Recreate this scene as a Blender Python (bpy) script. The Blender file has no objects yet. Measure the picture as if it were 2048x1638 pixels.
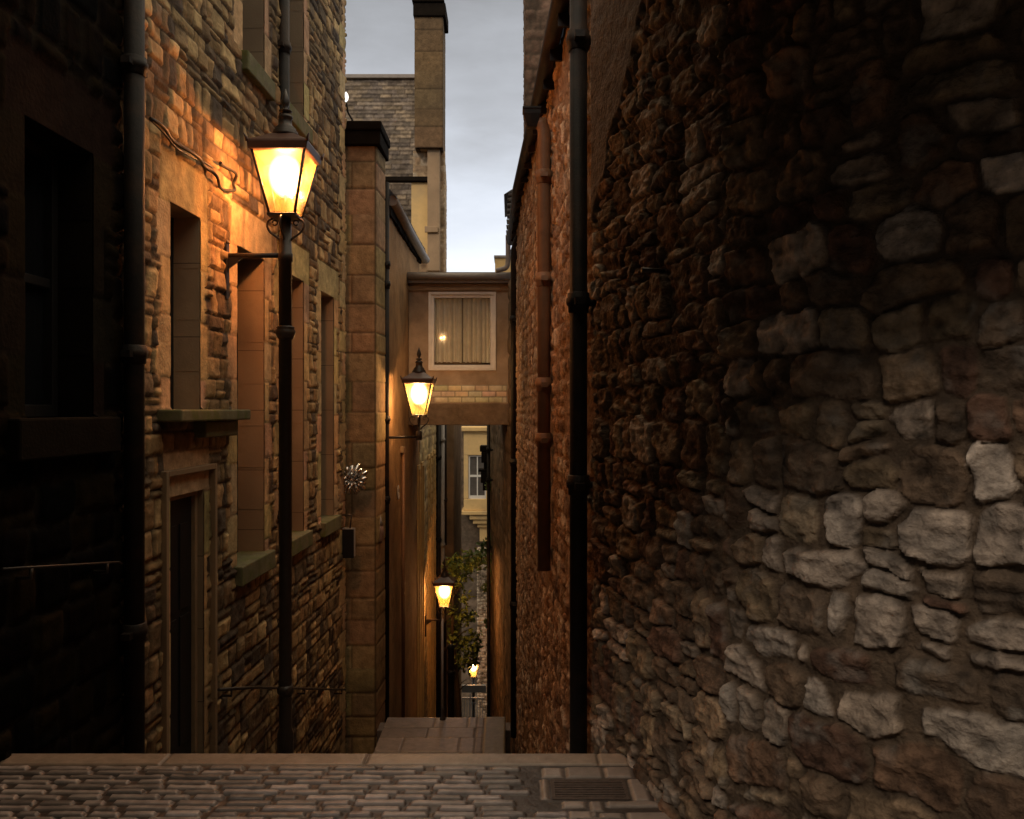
import bpy, math, random
import numpy as np
from mathutils import Vector, Matrix

R = math.radians
scene = bpy.context.scene
col = scene.collection
F = 1593.0            # focal length in photo pixels (28 mm on a 36 mm sensor)
EYE = 1.6

# ------------------------------------------------------------------ camera
cd = bpy.data.cameras.new('camera'); cam = bpy.data.objects.new('camera', cd); col.objects.link(cam)
cd.lens = 28.0; cd.sensor_width = 36.0; cd.clip_start = 0.05; cd.clip_end = 2000
cam.location = (0, 0, EYE); cam.rotation_euler = (R(90), 0, 0)
scene.camera = cam
scene.render.engine = 'CYCLES'
scene.cycles.use_denoising = True
scene.cycles.max_bounces = 6
scene.cycles.diffuse_bounces = 4
scene.cycles.transparent_max_bounces = 16
scene.cycles.sample_clamp_indirect = 3.0
scene.cycles.caustics_reflective = False; scene.cycles.caustics_refractive = False
vs_ = scene.view_settings
vs_.view_transform = 'Standard'; vs_.look = 'None'; vs_.exposure = 0.3; vs_.gamma = 1.0

# ------------------------------------------------------------------ sky (overcast dusk)
w = bpy.data.worlds.new('World'); scene.world = w; w.use_nodes = True
nt = w.node_tree; nt.nodes.clear()
def wn(t, **k):
    n = nt.nodes.new(t)
    for a, b in k.items(): setattr(n, a, b)
    return n
out = wn('ShaderNodeOutputWorld'); bg = wn('ShaderNodeBackground')
sky = wn('ShaderNodeTexSky', sky_type='NISHITA', sun_disc=False)
sky.sun_elevation = R(8); sky.sun_rotation = R(205)
tc = wn('ShaderNodeTexCoord'); sep = wn('ShaderNodeSeparateXYZ')
ramp = wn('ShaderNodeValToRGB')
cr = ramp.color_ramp
cr.elements[0].position = 0.0; cr.elements[0].color = (.46, .52, .60, 1)
cr.elements[1].position = 1.0; cr.elements[1].color = (2.3, 1.9, 1.35, 1)
for p, c in ((.17, (.86, .90, .97)), (.27, (.67, .71, .79)), (.37, (.44, .455, .49)), (.46, (.30, .305, .32)), (.51, (.34, .34, .34)), (.60, (1.5, 1.27, .95))):
    e = cr.elements.new(p); e.color = (*c, 1)
mp = wn('ShaderNodeMapping'); mp.inputs['Scale'].default_value = (3.0, 3.0, 9.0)
nz = wn('ShaderNodeTexNoise'); nz.inputs['Scale'].default_value = 1.6; nz.inputs['Detail'].default_value = 6; nz.inputs['Roughness'].default_value = .55
ma = wn('ShaderNodeMath', operation='MULTIPLY_ADD'); ma.inputs[1].default_value = .20
ma2 = wn('ShaderNodeMath', operation='ADD')
sub = wn('ShaderNodeMath', operation='SUBTRACT'); sub.inputs[1].default_value = .10
mix = wn('ShaderNodeMix', data_type='RGBA'); mix.inputs[0].default_value = .95
sc_ = wn('ShaderNodeVectorMath', operation='SCALE'); sc_.inputs['Scale'].default_value = .10
L = nt.links.new
L(tc.outputs['Generated'], sep.inputs[0]); L(tc.outputs['Generated'], mp.inputs[0]); L(mp.outputs[0], nz.inputs['Vector'])
L(nz.outputs[0], ma.inputs[0]); L(sep.outputs['Z'], ma.inputs[2]); L(ma.outputs[0], sub.inputs[0]); L(sub.outputs[0], ramp.inputs[0])
# the glow is down the close (+Y); the sky behind the viewer is darker
fy = wn('ShaderNodeMapRange'); fy.inputs['From Min'].default_value = -.3; fy.inputs['From Max'].default_value = .8
fy.inputs['To Min'].default_value = .62; fy.inputs['To Max'].default_value = 1.0
L(sep.outputs['Y'], fy.inputs['Value'])
sc2 = wn('ShaderNodeVectorMath', operation='SCALE'); L(ramp.outputs[0], sc2.inputs[0]); L(fy.outputs[0], sc2.inputs['Scale'])
L(sky.outputs[0], sc_.inputs[0]); L(sc_.outputs[0], mix.inputs[6]); L(sc2.outputs[0], mix.inputs[7])
L(mix.outputs[2], bg.inputs['Color']); bg.inputs['Strength'].default_value = 1.0
L(bg.outputs[0], out.inputs[0])

# ------------------------------------------------------------------ soft low light from behind left (overcast)
sd = bpy.data.lights.new('sun', 'SUN'); sun = bpy.data.objects.new('sun', sd); col.objects.link(sun)
SUN_ENERGY = 1.1
sd.energy = SUN_ENERGY; sd.angle = R(16); sd.color = (1.0, .86, .74)
sun.rotation_euler = Vector((.42, .90, -.70)).to_track_quat('-Z', 'Y').to_euler()

# ================================================================== helpers
def X(px, Y): return (px - 1024.0) / F * Y
def Z(py, Y): return EYE - (py - 819.0) / F * Y

def tag(o, label=None, cat=None, group=None, kind=None):
    if label: o['label'] = label
    if cat: o['category'] = cat
    if group: o['group'] = group
    if kind: o['kind'] = kind
    return o

def empty(name, loc, label, cat, group=None):
    o = bpy.data.objects.new(name, None); col.objects.link(o); o.location = loc
    o.empty_display_size = .1
    return tag(o, label, cat, group)

def link_mesh(name, me, parent=None, mat=None):
    o = bpy.data.objects.new(name, me); col.objects.link(o)
    if mat: me.materials.append(mat)
    if parent is not None:
        o.parent = parent
        root = parent
        off = Vector((0, 0, 0))
        while root is not None:
            off += root.location; root = root.parent
        o.location = -off          # meshes are written in world coordinates
    return o

class MB:
    """collects shapes in world coordinates and builds one mesh"""
    def __init__(s): s.v = []; s.f = []; s.smooth = []
    def add(s, vs, fs, smooth=False):
        b = len(s.v); s.v += [tuple(p) for p in vs]
        s.f += [tuple(i + b for i in f) for f in fs]; s.smooth += [smooth] * len(fs)
        return s
    def box(s, x0, x1, y0, y1, z0, z1, M=None):
        vs = [Vector(p) for p in ((x0,y0,z0),(x1,y0,z0),(x1,y1,z0),(x0,y1,z0),(x0,y0,z1),(x1,y0,z1),(x1,y1,z1),(x0,y1,z1))]
        if M: vs = [M(p) if callable(M) else M @ p for p in vs]
        return s.add(vs, [(0,3,2,1),(4,5,6,7),(0,1,5,4),(1,2,6,5),(2,3,7,6),(3,0,4,7)])
    def tube(s, pts, r, n=12, caps=True):
        pts = [Vector(p) for p in pts]; rs = r if isinstance(r, (list, tuple)) else [r] * len(pts)
        b = len(s.v); up = None
        for i, p in enumerate(pts):
            t = (pts[min(i+1, len(pts)-1)] - pts[max(i-1, 0)]).normalized()
            if up is None:
                up = Vector((0,0,1)) if abs(t.z) < .9 else Vector((0,1,0))
            a = (up - t * up.dot(t)).normalized(); up = a; c = t.cross(a)
            for k in range(n):
                g = 2*math.pi*k/n
                s.v.append(tuple(p + (a*math.cos(g) + c*math.sin(g)) * rs[i]))
        for i in range(len(pts)-1):
            for k in range(n):
                s.f.append((b+i*n+k, b+i*n+(k+1)%n, b+(i+1)*n+(k+1)%n, b+(i+1)*n+k)); s.smooth.append(True)
        if caps:
            s.f.append(tuple(b+k for k in reversed(range(n)))); s.smooth.append(False)
            e = b+(len(pts)-1)*n; s.f.append(tuple(e+k for k in range(n))); s.smooth.append(False)
        return s
    def lathe(s, cx, cy, prof, n=20, square=False):
        # prof: list of (radius, z)
        b = len(s.v); n = 4 if square else n
        for r, z in prof:
            for k in range(n):
                g = 2*math.pi*k/n + (math.pi/4 if square else 0)
                rr = r * (math.sqrt(2) if square else 1)
                s.v.append((cx + rr*math.cos(g), cy + rr*math.sin(g), z))
        for i in range(len(prof)-1):
            for k in range(n):
                s.f.append((b+i*n+k, b+i*n+(k+1)%n, b+(i+1)*n+(k+1)%n, b+(i+1)*n+k)); s.smooth.append(not square)
        s.f.append(tuple(b+k for k in reversed(range(n)))); s.smooth.append(False)
        e = b+(len(prof)-1)*n; s.f.append(tuple(e+k for k in range(n))); s.smooth.append(False)
        return s
    def build(s, name, mat, parent=None, bevel=0):
        me = bpy.data.meshes.new(name); me.from_pydata(s.v, [], s.f); me.update()
        me.polygons.foreach_set('use_smooth', s.smooth)
        o = link_mesh(name, me, parent, mat)
        if bevel:
            m = o.modifiers.new('bevel', 'BEVEL'); m.width = bevel; m.segments = 2; m.limit_method = 'ANGLE'
        return o

# ------------------------------------------------------------------ numpy noise
_rs = np.random.RandomState(7)
_lat = _rs.rand(256, 256)
def vnoise(x, y, seed=0):
    x = x + seed * 17.31; y = y + seed * 9.77
    xi = np.floor(x).astype(int); yi = np.floor(y).astype(int)
    fx = x - xi; fy = y - yi; fx = fx*fx*(3-2*fx); fy = fy*fy*(3-2*fy)
    g = lambda a, b: _lat[a & 255, b & 255]
    return (g(xi, yi)*(1-fx) + g(xi+1, yi)*fx)*(1-fy) + (g(xi, yi+1)*(1-fx) + g(xi+1, yi+1)*fx)*fy
def fbm(x, y, seed=0, octv=4, ridged=False):
    s = 0; a = .5; t = 0
    for i in range(octv):
        n = vnoise(x, y, seed + i*3)
        if ridged: n = 1 - abs(2*n-1)
        s = s + a*n; t += a; a *= .5; x = x*2.03; y = y*2.03
    return s/t

# ------------------------------------------------------------------ materials
def mat(name, color=(.5,.5,.5), rough=.8, metal=0., noise=.25, nscale=6., bump=.3, bscale=60., vcol=False, spec=.3,
        stain=None, stain_scale=2., stain_amt=.5, emit=None, estr=0, coat=0, bdist=.004):
    m = bpy.data.materials.new(name); m.use_nodes = True; t = m.node_tree; N = t.nodes; Lk = t.links.new
    b = N['Principled BSDF']
    b.inputs['Roughness'].default_value = rough; b.inputs['Metallic'].default_value = metal
    b.inputs['Specular IOR Level'].default_value = spec
    tcn = N.new('ShaderNodeTexCoord')
    if vcol:
        a = N.new('ShaderNodeAttribute'); a.attribute_name = 'col'; base = a.outputs['Color']
    else:
        rgb = N.new('ShaderNodeRGB'); rgb.outputs[0].default_value = (*color, 1); base = rgb.outputs[0]
    n1 = N.new('ShaderNodeTexNoise'); n1.inputs['Scale'].default_value = nscale; n1.inputs['Detail'].default_value = 8
    n1.inputs['Roughness'].default_value = .65
    Lk(tcn.outputs['Object'], n1.inputs['Vector'])
    mr = N.new('ShaderNodeMapRange'); mr.inputs['From Min'].default_value = .25; mr.inputs['From Max'].default_value = .75
    mr.inputs['To Min'].default_value = 1 - noise; mr.inputs['To Max'].default_value = 1 + noise
    Lk(n1.outputs[0], mr.inputs['Value'])
    sc = N.new('ShaderNodeVectorMath'); sc.operation = 'SCALE'
    Lk(base, sc.inputs[0]); Lk(mr.outputs[0], sc.inputs['Scale'])
    c_out = sc.outputs[0]
    if stain is not None:
        n2 = N.new('ShaderNodeTexNoise'); n2.inputs['Scale'].default_value = stain_scale; n2.inputs['Detail'].default_value = 7
        n2.inputs['Roughness'].default_value = .6
        Lk(tcn.outputs['Object'], n2.inputs['Vector'])
        r2 = N.new('ShaderNodeMapRange'); r2.inputs['From Min'].default_value = .48; r2.inputs['From Max'].default_value = .68
        r2.inputs['To Max'].default_value = stain_amt
        Lk(n2.outputs[0], r2.inputs['Value'])
        mx = N.new('ShaderNodeMix'); mx.data_type = 'RGBA'; mx.inputs[7].default_value = (*stain, 1)
        Lk(r2.outputs[0], mx.inputs[0]); Lk(c_out, mx.inputs[6]); c_out = mx.outputs[2]
    if name == 'reveal_stone':        # mortar joints between the jamb stones
        sx_ = N.new('ShaderNodeSeparateXYZ'); Lk(tcn.outputs['Object'], sx_.inputs[0])
        dv_ = N.new('ShaderNodeMath'); dv_.operation = 'DIVIDE'; dv_.inputs[1].default_value = .53; Lk(sx_.outputs['Z'], dv_.inputs[0])
        fr_ = N.new('ShaderNodeMath'); fr_.operation = 'FRACT'; Lk(dv_.outputs[0], fr_.inputs[0])
        lt_ = N.new('ShaderNodeMath'); lt_.operation = 'LESS_THAN'; lt_.inputs[1].default_value = .013; Lk(fr_.outputs[0], lt_.inputs[0])
        mj = N.new('ShaderNodeMix'); mj.data_type = 'RGBA'; mj.inputs[7].default_value = (.13,.09,.06, 1)
        Lk(lt_.outputs[0], mj.inputs[0]); Lk(c_out, mj.inputs[6]); c_out = mj.outputs[2]
    Lk(c_out, b.inputs['Base Color'])
    if bump:
        n3 = N.new('ShaderNodeTexNoise'); n3.inputs['Scale'].default_value = bscale; n3.inputs['Detail'].default_value = 6
        Lk(tcn.outputs['Object'], n3.inputs['Vector'])
        bp = N.new('ShaderNodeBump'); bp.inputs['Strength'].default_value = bump; bp.inputs['Distance'].default_value = bdist
        Lk(n3.outputs[0], bp.inputs['Height']); Lk(bp.outputs[0], b.inputs['Normal'])
    if emit:
        b.inputs['Emission Color'].default_value = (*emit, 1); b.inputs['Emission Strength'].default_value = estr
    return m

M_STONE = mat('masonry', vcol=True, rough=.9, noise=.38, nscale=11, bump=.8, bscale=45, bdist=.008, spec=.15, stain=(.07,.05,.032), stain_scale=1.7, stain_amt=.5)
M_BLACKWALL = mat('near_black_masonry', vcol=True, rough=.95, noise=.34, nscale=9, bump=.7, bscale=45, bdist=.006, spec=.02)  # for the left house, whose shade is put into its stone colours
M_RUBBLE = mat('rubble_masonry', vcol=True, rough=.84, noise=.45, nscale=26, bump=.9, bscale=60, bdist=.012)
M_HARL = mat('harling', vcol=True, rough=.92, noise=.2, nscale=3.2, bump=.9, bscale=70, bdist=.008, spec=.15, stain=(.11,.075,.045), stain_scale=1.3, stain_amt=.55)
M_PAVE = mat('paving', vcol=True, rough=.40, noise=.25, nscale=14, bump=.5, bscale=60, spec=.45, bdist=.004)
M_SILL = mat('mossy_sill', (.16,.145,.08), .9, noise=.35, nscale=9, bump=.7, bscale=50, stain=(.10,.12,.02), stain_scale=7, stain_amt=.85)
M_DRESSED = mat('dressed_stone', (.34,.235,.14), .85, noise=.22, nscale=5, bump=.5, bscale=70, stain=(.10,.075,.05), stain_scale=2.5, stain_amt=.5)
M_REVEAL = mat('reveal_stone', (.34,.25,.16), .85, noise=.25, nscale=4, bump=.5, bscale=70, stain=(.14,.09,.06), stain_scale=2.0, stain_amt=.5)
M_IRON = mat('black_iron', (.012,.010,.009), .6, noise=.4, nscale=14, bump=.5, bscale=60, spec=.25, stain=(.045,.024,.013), stain_scale=5, stain_amt=.7)
M_LAMPIRON = mat('lamp_iron', (.035,.026,.020), .45, noise=.3, nscale=24, bump=.3, bscale=90, spec=.5)
M_BROWNIRON = mat('brown_iron', (.20,.10,.05), .5, noise=.3, nscale=12, bump=.3, bscale=80, stain=(.12,.07,.04), stain_scale=3, stain_amt=.6)
M_COPPER = mat('lantern_roof', (.085,.042,.030), .38, noise=.25, nscale=20, bump=.2, bscale=60, spec=.5)
M_DARKWOOD = mat('dark_paint', (.015,.014,.014), .5, noise=.2, nscale=12, bump=.15)
M_WHITEWOOD = mat('pale_paint', (.82,.80,.78), .5, noise=.10, nscale=9, bump=.12)
M_OFFWHITE = mat('white_paint', (.70,.67,.60), .5, noise=.08, nscale=9, bump=.1)
M_GLASS_DK = mat('dark_glass', (.010,.011,.013), .08, noise=.1, nscale=2, bump=.03, bscale=3, spec=.6)
M_SLATE = mat('slate', (.055,.052,.052), .7, noise=.35, nscale=12, bump=.6, bscale=30)
M_LEAD = mat('lead_flashing', (.25,.22,.195), .55, noise=.2, nscale=9, bump=.3, bscale=40)
M_STEEL = mat('polished_steel', (.62,.60,.58), .22, metal=1., noise=.12, nscale=20, bump=.15, bscale=60)
M_CURTAIN = mat('curtain', (.86,.87,.84), .9, noise=.12, nscale=8, bump=.15)
M_LEAF = mat('leaf', (.12,.175,.045), .6, noise=.4, nscale=4, bump=0)
M_BARK = mat('bark', (.06,.045,.03), .9, noise=.3, nscale=20, bump=.6)
M_PALEPAINT = mat('pale_metal', (.33,.31,.30), .5, noise=.15, nscale=10, bump=.15)
M_GREYMETAL = mat('grey_metal', (.12,.13,.135), .5, noise=.2, nscale=10, bump=.2)
M_BRICKRED = mat('red_brick', (.16,.07,.04), .85, noise=.3, nscale=20, bump=.5)
M_OCHRE = mat('ochre_stone', (.66,.45,.19), .85, noise=.15, nscale=3, bump=.4, stain=(.33,.25,.16), stain_scale=1.2, stain_amt=.5)
M_SOIL = mat('earth', (.05,.045,.04), .95, noise=.3, nscale=2, bump=.5)
M_CABLE = mat('cable', (.02,.018,.018), .5, noise=.1, bump=0)
M_RUST = mat('rusted_grate', (.085,.062,.05), .55, metal=.3, noise=.35, nscale=30, bump=.5, bscale=80)

def emit_mat(name, c, s):
    m = bpy.data.materials.new(name); m.use_nodes = True; N = m.node_tree.nodes; N.clear()
    o = N.new('ShaderNodeOutputMaterial'); e = N.new('ShaderNodeEmission'); e.inputs[0].default_value = (*c, 1); e.inputs[1].default_value = s
    m.node_tree.links.new(e.outputs[0], o.inputs[0]); return m
M_MANTLE = emit_mat('gas_mantle', (1., .72, .35), 28)
def glow_mat():
    m = bpy.data.materials.new('glow_shells'); m.use_nodes = True; N = m.node_tree.nodes; N.clear(); Lk = m.node_tree.links.new
    o = N.new('ShaderNodeOutputMaterial'); e = N.new('ShaderNodeEmission'); e.inputs[0].default_value = (1., .70, .34, 1); e.inputs[1].default_value = .75
    t = N.new('ShaderNodeBsdfTransparent'); a = N.new('ShaderNodeAddShader'); Lk(e.outputs[0], a.inputs[0]); Lk(t.outputs[0], a.inputs[1]); Lk(a.outputs[0], o.inputs[0]); return m
M_GLOWSHELL = glow_mat()  # additive emission for the lantern glow, not a glass surface
M_LITGLOBE = emit_mat('lit_globe', (1., .9, .8), 1.6)

def frosted():
    m = bpy.data.materials.new('lantern_glass'); m.use_nodes = True; t = m.node_tree; N = t.nodes; N.clear(); Lk = t.links.new
    o = N.new('ShaderNodeOutputMaterial'); tr = N.new('ShaderNodeBsdfTransparent'); tl = N.new('ShaderNodeBsdfTranslucent')
    gl = N.new('ShaderNodeBsdfGlossy'); gl.inputs['Roughness'].default_value = .2; gl.inputs[0].default_value = (.5,.5,.5,1)
    tl.inputs[0].default_value = (.85, .72, .26, 1)
    tcn = N.new('ShaderNodeTexCoord'); nz = N.new('ShaderNodeTexNoise'); nz.inputs['Scale'].default_value = 4.5; nz.inputs['Detail'].default_value = 2
    Lk(tcn.outputs['Object'], nz.inputs['Vector'])
    mr = N.new('ShaderNodeMapRange'); mr.inputs['From Min'].default_value = .35; mr.inputs['From Max'].default_value = .65
    mr.inputs['To Min'].default_value = .04; mr.inputs['To Max'].default_value = .34
    Lk(nz.outputs[0], mr.inputs['Value'])
    m1 = N.new('ShaderNodeMixShader'); Lk(mr.outputs[0], m1.inputs[0]); Lk(tr.outputs[0], m1.inputs[1]); Lk(tl.outputs[0], m1.inputs[2])
    m2 = N.new('ShaderNodeMixShader'); m2.inputs[0].default_value = .04; Lk(m1.outputs[0], m2.inputs[1]); Lk(gl.outputs[0], m2.inputs[2])
    Lk(m2.outputs[0], o.inputs[0]); return m
M_FROST = frosted()

def window_glass():
    m = bpy.data.materials.new('window_glass'); m.use_nodes = True; t = m.node_tree; N = t.nodes; N.clear(); Lk = t.links.new
    o = N.new('ShaderNodeOutputMaterial'); tr = N.new('ShaderNodeBsdfTransparent'); gl = N.new('ShaderNodeBsdfGlossy')
    gl.inputs['Roughness'].default_value = .03; gl.inputs[0].default_value = (1,1,1,1); tr.inputs[0].default_value = (.95,.96,.93,1)
    fr = N.new('ShaderNodeFresnel'); fr.inputs[0].default_value = 1.45
    m1 = N.new('ShaderNodeMixShader'); Lk(fr.outputs[0], m1.inputs[0]); Lk(tr.outputs[0], m1.inputs[1]); Lk(gl.outputs[0], m1.inputs[2])
    Lk(m1.outputs[0], o.inputs[0]); return m
M_WGLASS = window_glass()

# ------------------------------------------------------------------ masonry heightfields
class Path:
    """plan polyline with a smooth outward normal (to the left of travel unless flipped)"""
    def __init__(s, pts, side=1, soft=.12):
        s.p = np.array(pts, float); d = np.diff(s.p, axis=0); s.l = np.hypot(d[:,0], d[:,1]); s.c = np.concatenate([[0], np.cumsum(s.l)])
        s.t = d / s.l[:,None]; s.side = side; s.soft = soft; s.L = s.c[-1]
    def at(s, u):
        u = np.asarray(u, float)
        x = np.interp(u, s.c, s.p[:,0]); y = np.interp(u, s.c, s.p[:,1])
        # average tangent over a small window
        us = [u - s.soft, u - s.soft/2, u, u + s.soft/2, u + s.soft]
        tx = 0; ty = 0
        for q in us:
            i = np.clip(np.searchsorted(s.c, q, side='right')-1, 0, len(s.l)-1)
            tx = tx + s.t[i,0]; ty = ty + s.t[i,1]
        n = np.hypot(tx, ty); tx = tx/n; ty = ty/n
        return x, y, -ty*s.side, tx*s.side

def grid_lines(a, b, d, snaps=()):
    n = max(2, int(round((b-a)/d))+1); g = np.linspace(a, b, n)
    for q in sorted(set(snaps)):
        if a < q < b:
            i = int(np.argmin(abs(g-q)))
            if 0 < i < n-1: g[i] = q
    return g

def mesh_grid(name, P3, colr, keep, matl, parent, skirt=None):
    nv, nu = P3.shape[:2]
    idx = np.arange(nv*nu).reshape(nv, nu)
    q = np.stack([idx[:-1,:-1], idx[:-1,1:], idx[1:,1:], idx[1:,:-1]], -1)[keep]
    verts = P3.reshape(-1, 3); quads = q.reshape(-1, 4)
    cols = colr.reshape(-1, 3)
    if skirt is not None:                     # skirt: displacement field for the outer border
        ring = np.concatenate([idx[0,:], idx[1:,-1], idx[-1,-2::-1], idx[-2:0:-1,0]])
        back = verts[ring] + skirt.reshape(-1,3)[ring]
        b0 = len(verts); m = len(ring)
        verts = np.concatenate([verts, back]); cols = np.concatenate([cols, cols[ring]])
        k = np.arange(m); k2 = (k+1) % m
        quads = np.concatenate([quads, np.stack([ring[k], b0+k, b0+k2, ring[k2]], -1)])
    me = bpy.data.meshes.new(name)
    me.vertices.add(len(verts)); me.vertices.foreach_set('co', verts.astype(np.float32).ravel())
    me.loops.add(len(quads)*4); me.loops.foreach_set('vertex_index', quads.astype(np.int32).ravel())
    me.polygons.add(len(quads)); me.polygons.foreach_set('loop_start', np.arange(0, len(quads)*4, 4, dtype=np.int32))
    me.polygons.foreach_set('loop_total', np.full(len(quads), 4, np.int32))
    me.update(calc_edges=True)
    me.polygons.foreach_set('use_smooth', np.ones(len(quads), bool))
    a = me.color_attributes.new('col', 'FLOAT_COLOR', 'POINT')
    a.data.foreach_set('color', np.concatenate([cols, np.ones((len(cols),1))], 1).astype(np.float32).ravel())
    me.validate()
    return link_mesh(name, me, parent, matl)

def courses(u0, u1, v0, v1, hs, ws, rng, gap=0, pal=None, split=.2, proud=(.5,1.), tall=0):
    """squared rubble / random rubble layout as a list of stones"""
    S = []; v = v0; row = 0
    while v < v1:
        h = rng.uniform(*hs); u = u0 - rng.uniform(0, ws[1])
        while u < u1:
            wd = rng.uniform(*ws)
            if rng.random() < .25: wd *= .6
            r = rng.random()
            c = rng.choice(pal) if pal else (.2,.15,.1)
            k = rng.uniform(.72, 1.25); c = tuple(x*k for x in c)
            if r < split and h > hs[0]*1.15:
                f = rng.uniform(.35, .65)
                S.append([u, u+wd, v, v+h*f, 0, c, rng.uniform(*proud), rng.random()])
                k = rng.uniform(.7, 1.25); c2 = tuple(x*k for x in rng.choice(pal))
                S.append([u, u+wd, v+h*f, v+h, 0, c2, rng.uniform(*proud), rng.random()])
            elif r > 1 - split*.8 and wd > ws[0]*1.2:
                f = rng.uniform(.35, .65)
                S.append([u, u+wd*f, v, v+h, 0, c, rng.uniform(*proud), rng.random()])
                k = rng.uniform(.7, 1.25); c2 = tuple(x*k for x in rng.choice(pal))
                S.append([u+wd*f, u+wd, v, v+h, 0, c2, rng.uniform(*proud), rng.random()])
            else:
                S.append([u, u+wd, v, v+h, 0, c, rng.uniform(*proud), rng.random()])
            u += wd
        v += h; row += 1
    return S

def masonry(name, path, z0, us, zs, stones, matl, parent, mortar=(.12,.09,.06), amp=.03, edge=.03, rnd=.35, gap=.008, warp=.012, wscale=9.,
            surf=.008, sscale=22., dressed_h=.006, seed=1, holes=(), depth=.4, harl=None, floor=None, mnoise=.004, tilt=.5, flat=False, bulge=.3, rot=0., bury=0., packed=False, lean=0., smear=.012):
    Ug, Vg = np.meshgrid(us, zs)
    wu = Ug + (fbm(Ug*wscale, Vg*wscale, seed, 3)-.5)*2*warp
    wv = Vg + (fbm(Ug*wscale, Vg*wscale, seed+40, 3)-.5)*2*warp
    fine = fbm(Ug*sscale, Vg*sscale, seed+80, 5) - .5
    chip = fbm(Ug*sscale*.5, Vg*sscale*.5, seed+120, 4, ridged=True) - .6
    H = (fbm(Ug*14, Vg*14, seed+5, 4)-.5)*2*mnoise
    C = np.empty(Ug.shape + (3,)); mv = .8 + .5*fbm(Ug*3, Vg*3, seed+9, 4)
    C[:] = np.array(mortar); C *= mv[..., None]
    pad = warp*1.6 + .01
    if packed:
        F1 = np.full(Ug.shape, 9.); F2 = np.full(Ug.shape, 9.); ID = np.full(Ug.shape, -1)
        A1 = np.full(Ug.shape, .05); LU = np.zeros(Ug.shape); LV = np.zeros(Ug.shape)
        for n_, (a, b, c, d, kind, colr, pr, rv) in enumerate(stones):
            hw = (b-a)/2; hh = (d-c)/2; ex = .75
            i0, i1 = np.searchsorted(us, (a-pad-hw*ex, b+pad+hw*ex)); j0, j1 = np.searchsorted(zs, (c-pad-hh*ex, d+pad+hh*ex))
            if i1 <= i0 or j1 <= j0: continue
            sl = (slice(j0, j1), slice(i0, i1))
            jx = ((rv*53.3) % 1 - .5)*.35*hw; jy = ((rv*37.7) % 1 - .5)*.35*hh
            an = ((rv*13.7) % 1 - .5)*2*rot
            x_ = wu[sl]-(a+b)/2-jx; y_ = wv[sl]-(c+d)/2-jy
            xr = (x_*math.cos(an)-y_*math.sin(an))/hw; yr = (x_*math.sin(an)+y_*math.cos(an))/hh
            p_ = 2.6; D = (abs(xr)**p_+abs(yr)**p_)**(1/p_)
            f1 = F1[sl]; f2 = F2[sl]; win_ = D < f1
            F2[sl] = np.where(win_, f1, np.minimum(f2, D)); F1[sl] = np.where(win_, D, f1)
            ID[sl] = np.where(win_, n_, ID[sl]); A1[sl] = np.where(win_, min(hw, hh), A1[sl])
            LU[sl] = np.where(win_, np.clip(xr, -1.3, 1.3), LU[sl]); LV[sl] = np.where(win_, np.clip(yr, -1.3, 1.3), LV[sl])
        K = np.array([s_[5] for s_ in stones] + [mortar]); PRV = np.array([s_[6] for s_ in stones] + [0.]); RV = np.array([s_[7] for s_ in stones] + [0.])
        rr = RV[ID]; pp = PRV[ID]
        # distance to the joint; the joint width wanders, mortar is smeared over some of the edges
        sm = fbm(Ug*3.1, Vg*3.1, seed+200, 4); crumb = fbm(Ug*34, Vg*34, seed+210, 4)-.5
        dn = (F2-F1)*.5*A1 - gap - smear*np.clip((sm-.42)*4, 0, 1.6) + chip*.016 + crumb*.006
        dn = np.minimum(dn, (1.12-F1)*A1)
        p = np.clip(dn/edge, 0, 1); prof = np.sqrt(1-(1-np.clip(p*1.35, 0, 1))**2)
        cx_ = ((rr*7.3) % 1 - .5)*2; cy_ = ((rr*11.9) % 1 - .35)*2
        facet = np.minimum(LU*cx_ + LV*cy_, .35 - LU*((rr*19.1) % 1 - .5)*2.2 - LV*((rr*23.7) % 1 - .5)*2.2)
        split_ = fbm(Ug*9 + rr*40, Vg*26 + rr*17, seed+220, 4, ridged=True) - .6     # bedding planes of the stone
        hN = prof*(amp*(.35 + .65*pp + tilt*.35*facet) + split_*surf*1.5 + fine*surf*2.6 + crumb*.004)
        mh = fine*.016 + crumb*.008 + (sm-.5)*.014 - .004
        m_ = np.clip(dn/.005, 0, 1)
        H = mh*(1-m_) + np.maximum(hN, mh+.002)*m_
        big = fbm(Ug*1.3, Vg*1.3, seed+230, 4)
        tone = (1 + fine*1.5 + split_*.8 + crumb*1.0)*(.62+.76*big)
        lich = np.clip((fbm(Ug*12, Vg*12, seed+240, 5)-.60)*7, 0, 1)*(.4+.6*((rr*3.3) % 1))
        cs = K[ID]*tone[..., None]; cs = cs*(1-.6*lich[..., None]) + .6*lich[..., None]*np.array((.26,.23,.19))
        C = np.array(mortar)*(.75+.5*mv[..., None]-.3+crumb[..., None]*.8)*(1-m_[..., None]) + cs*m_[..., None]
        stones = ()
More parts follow.
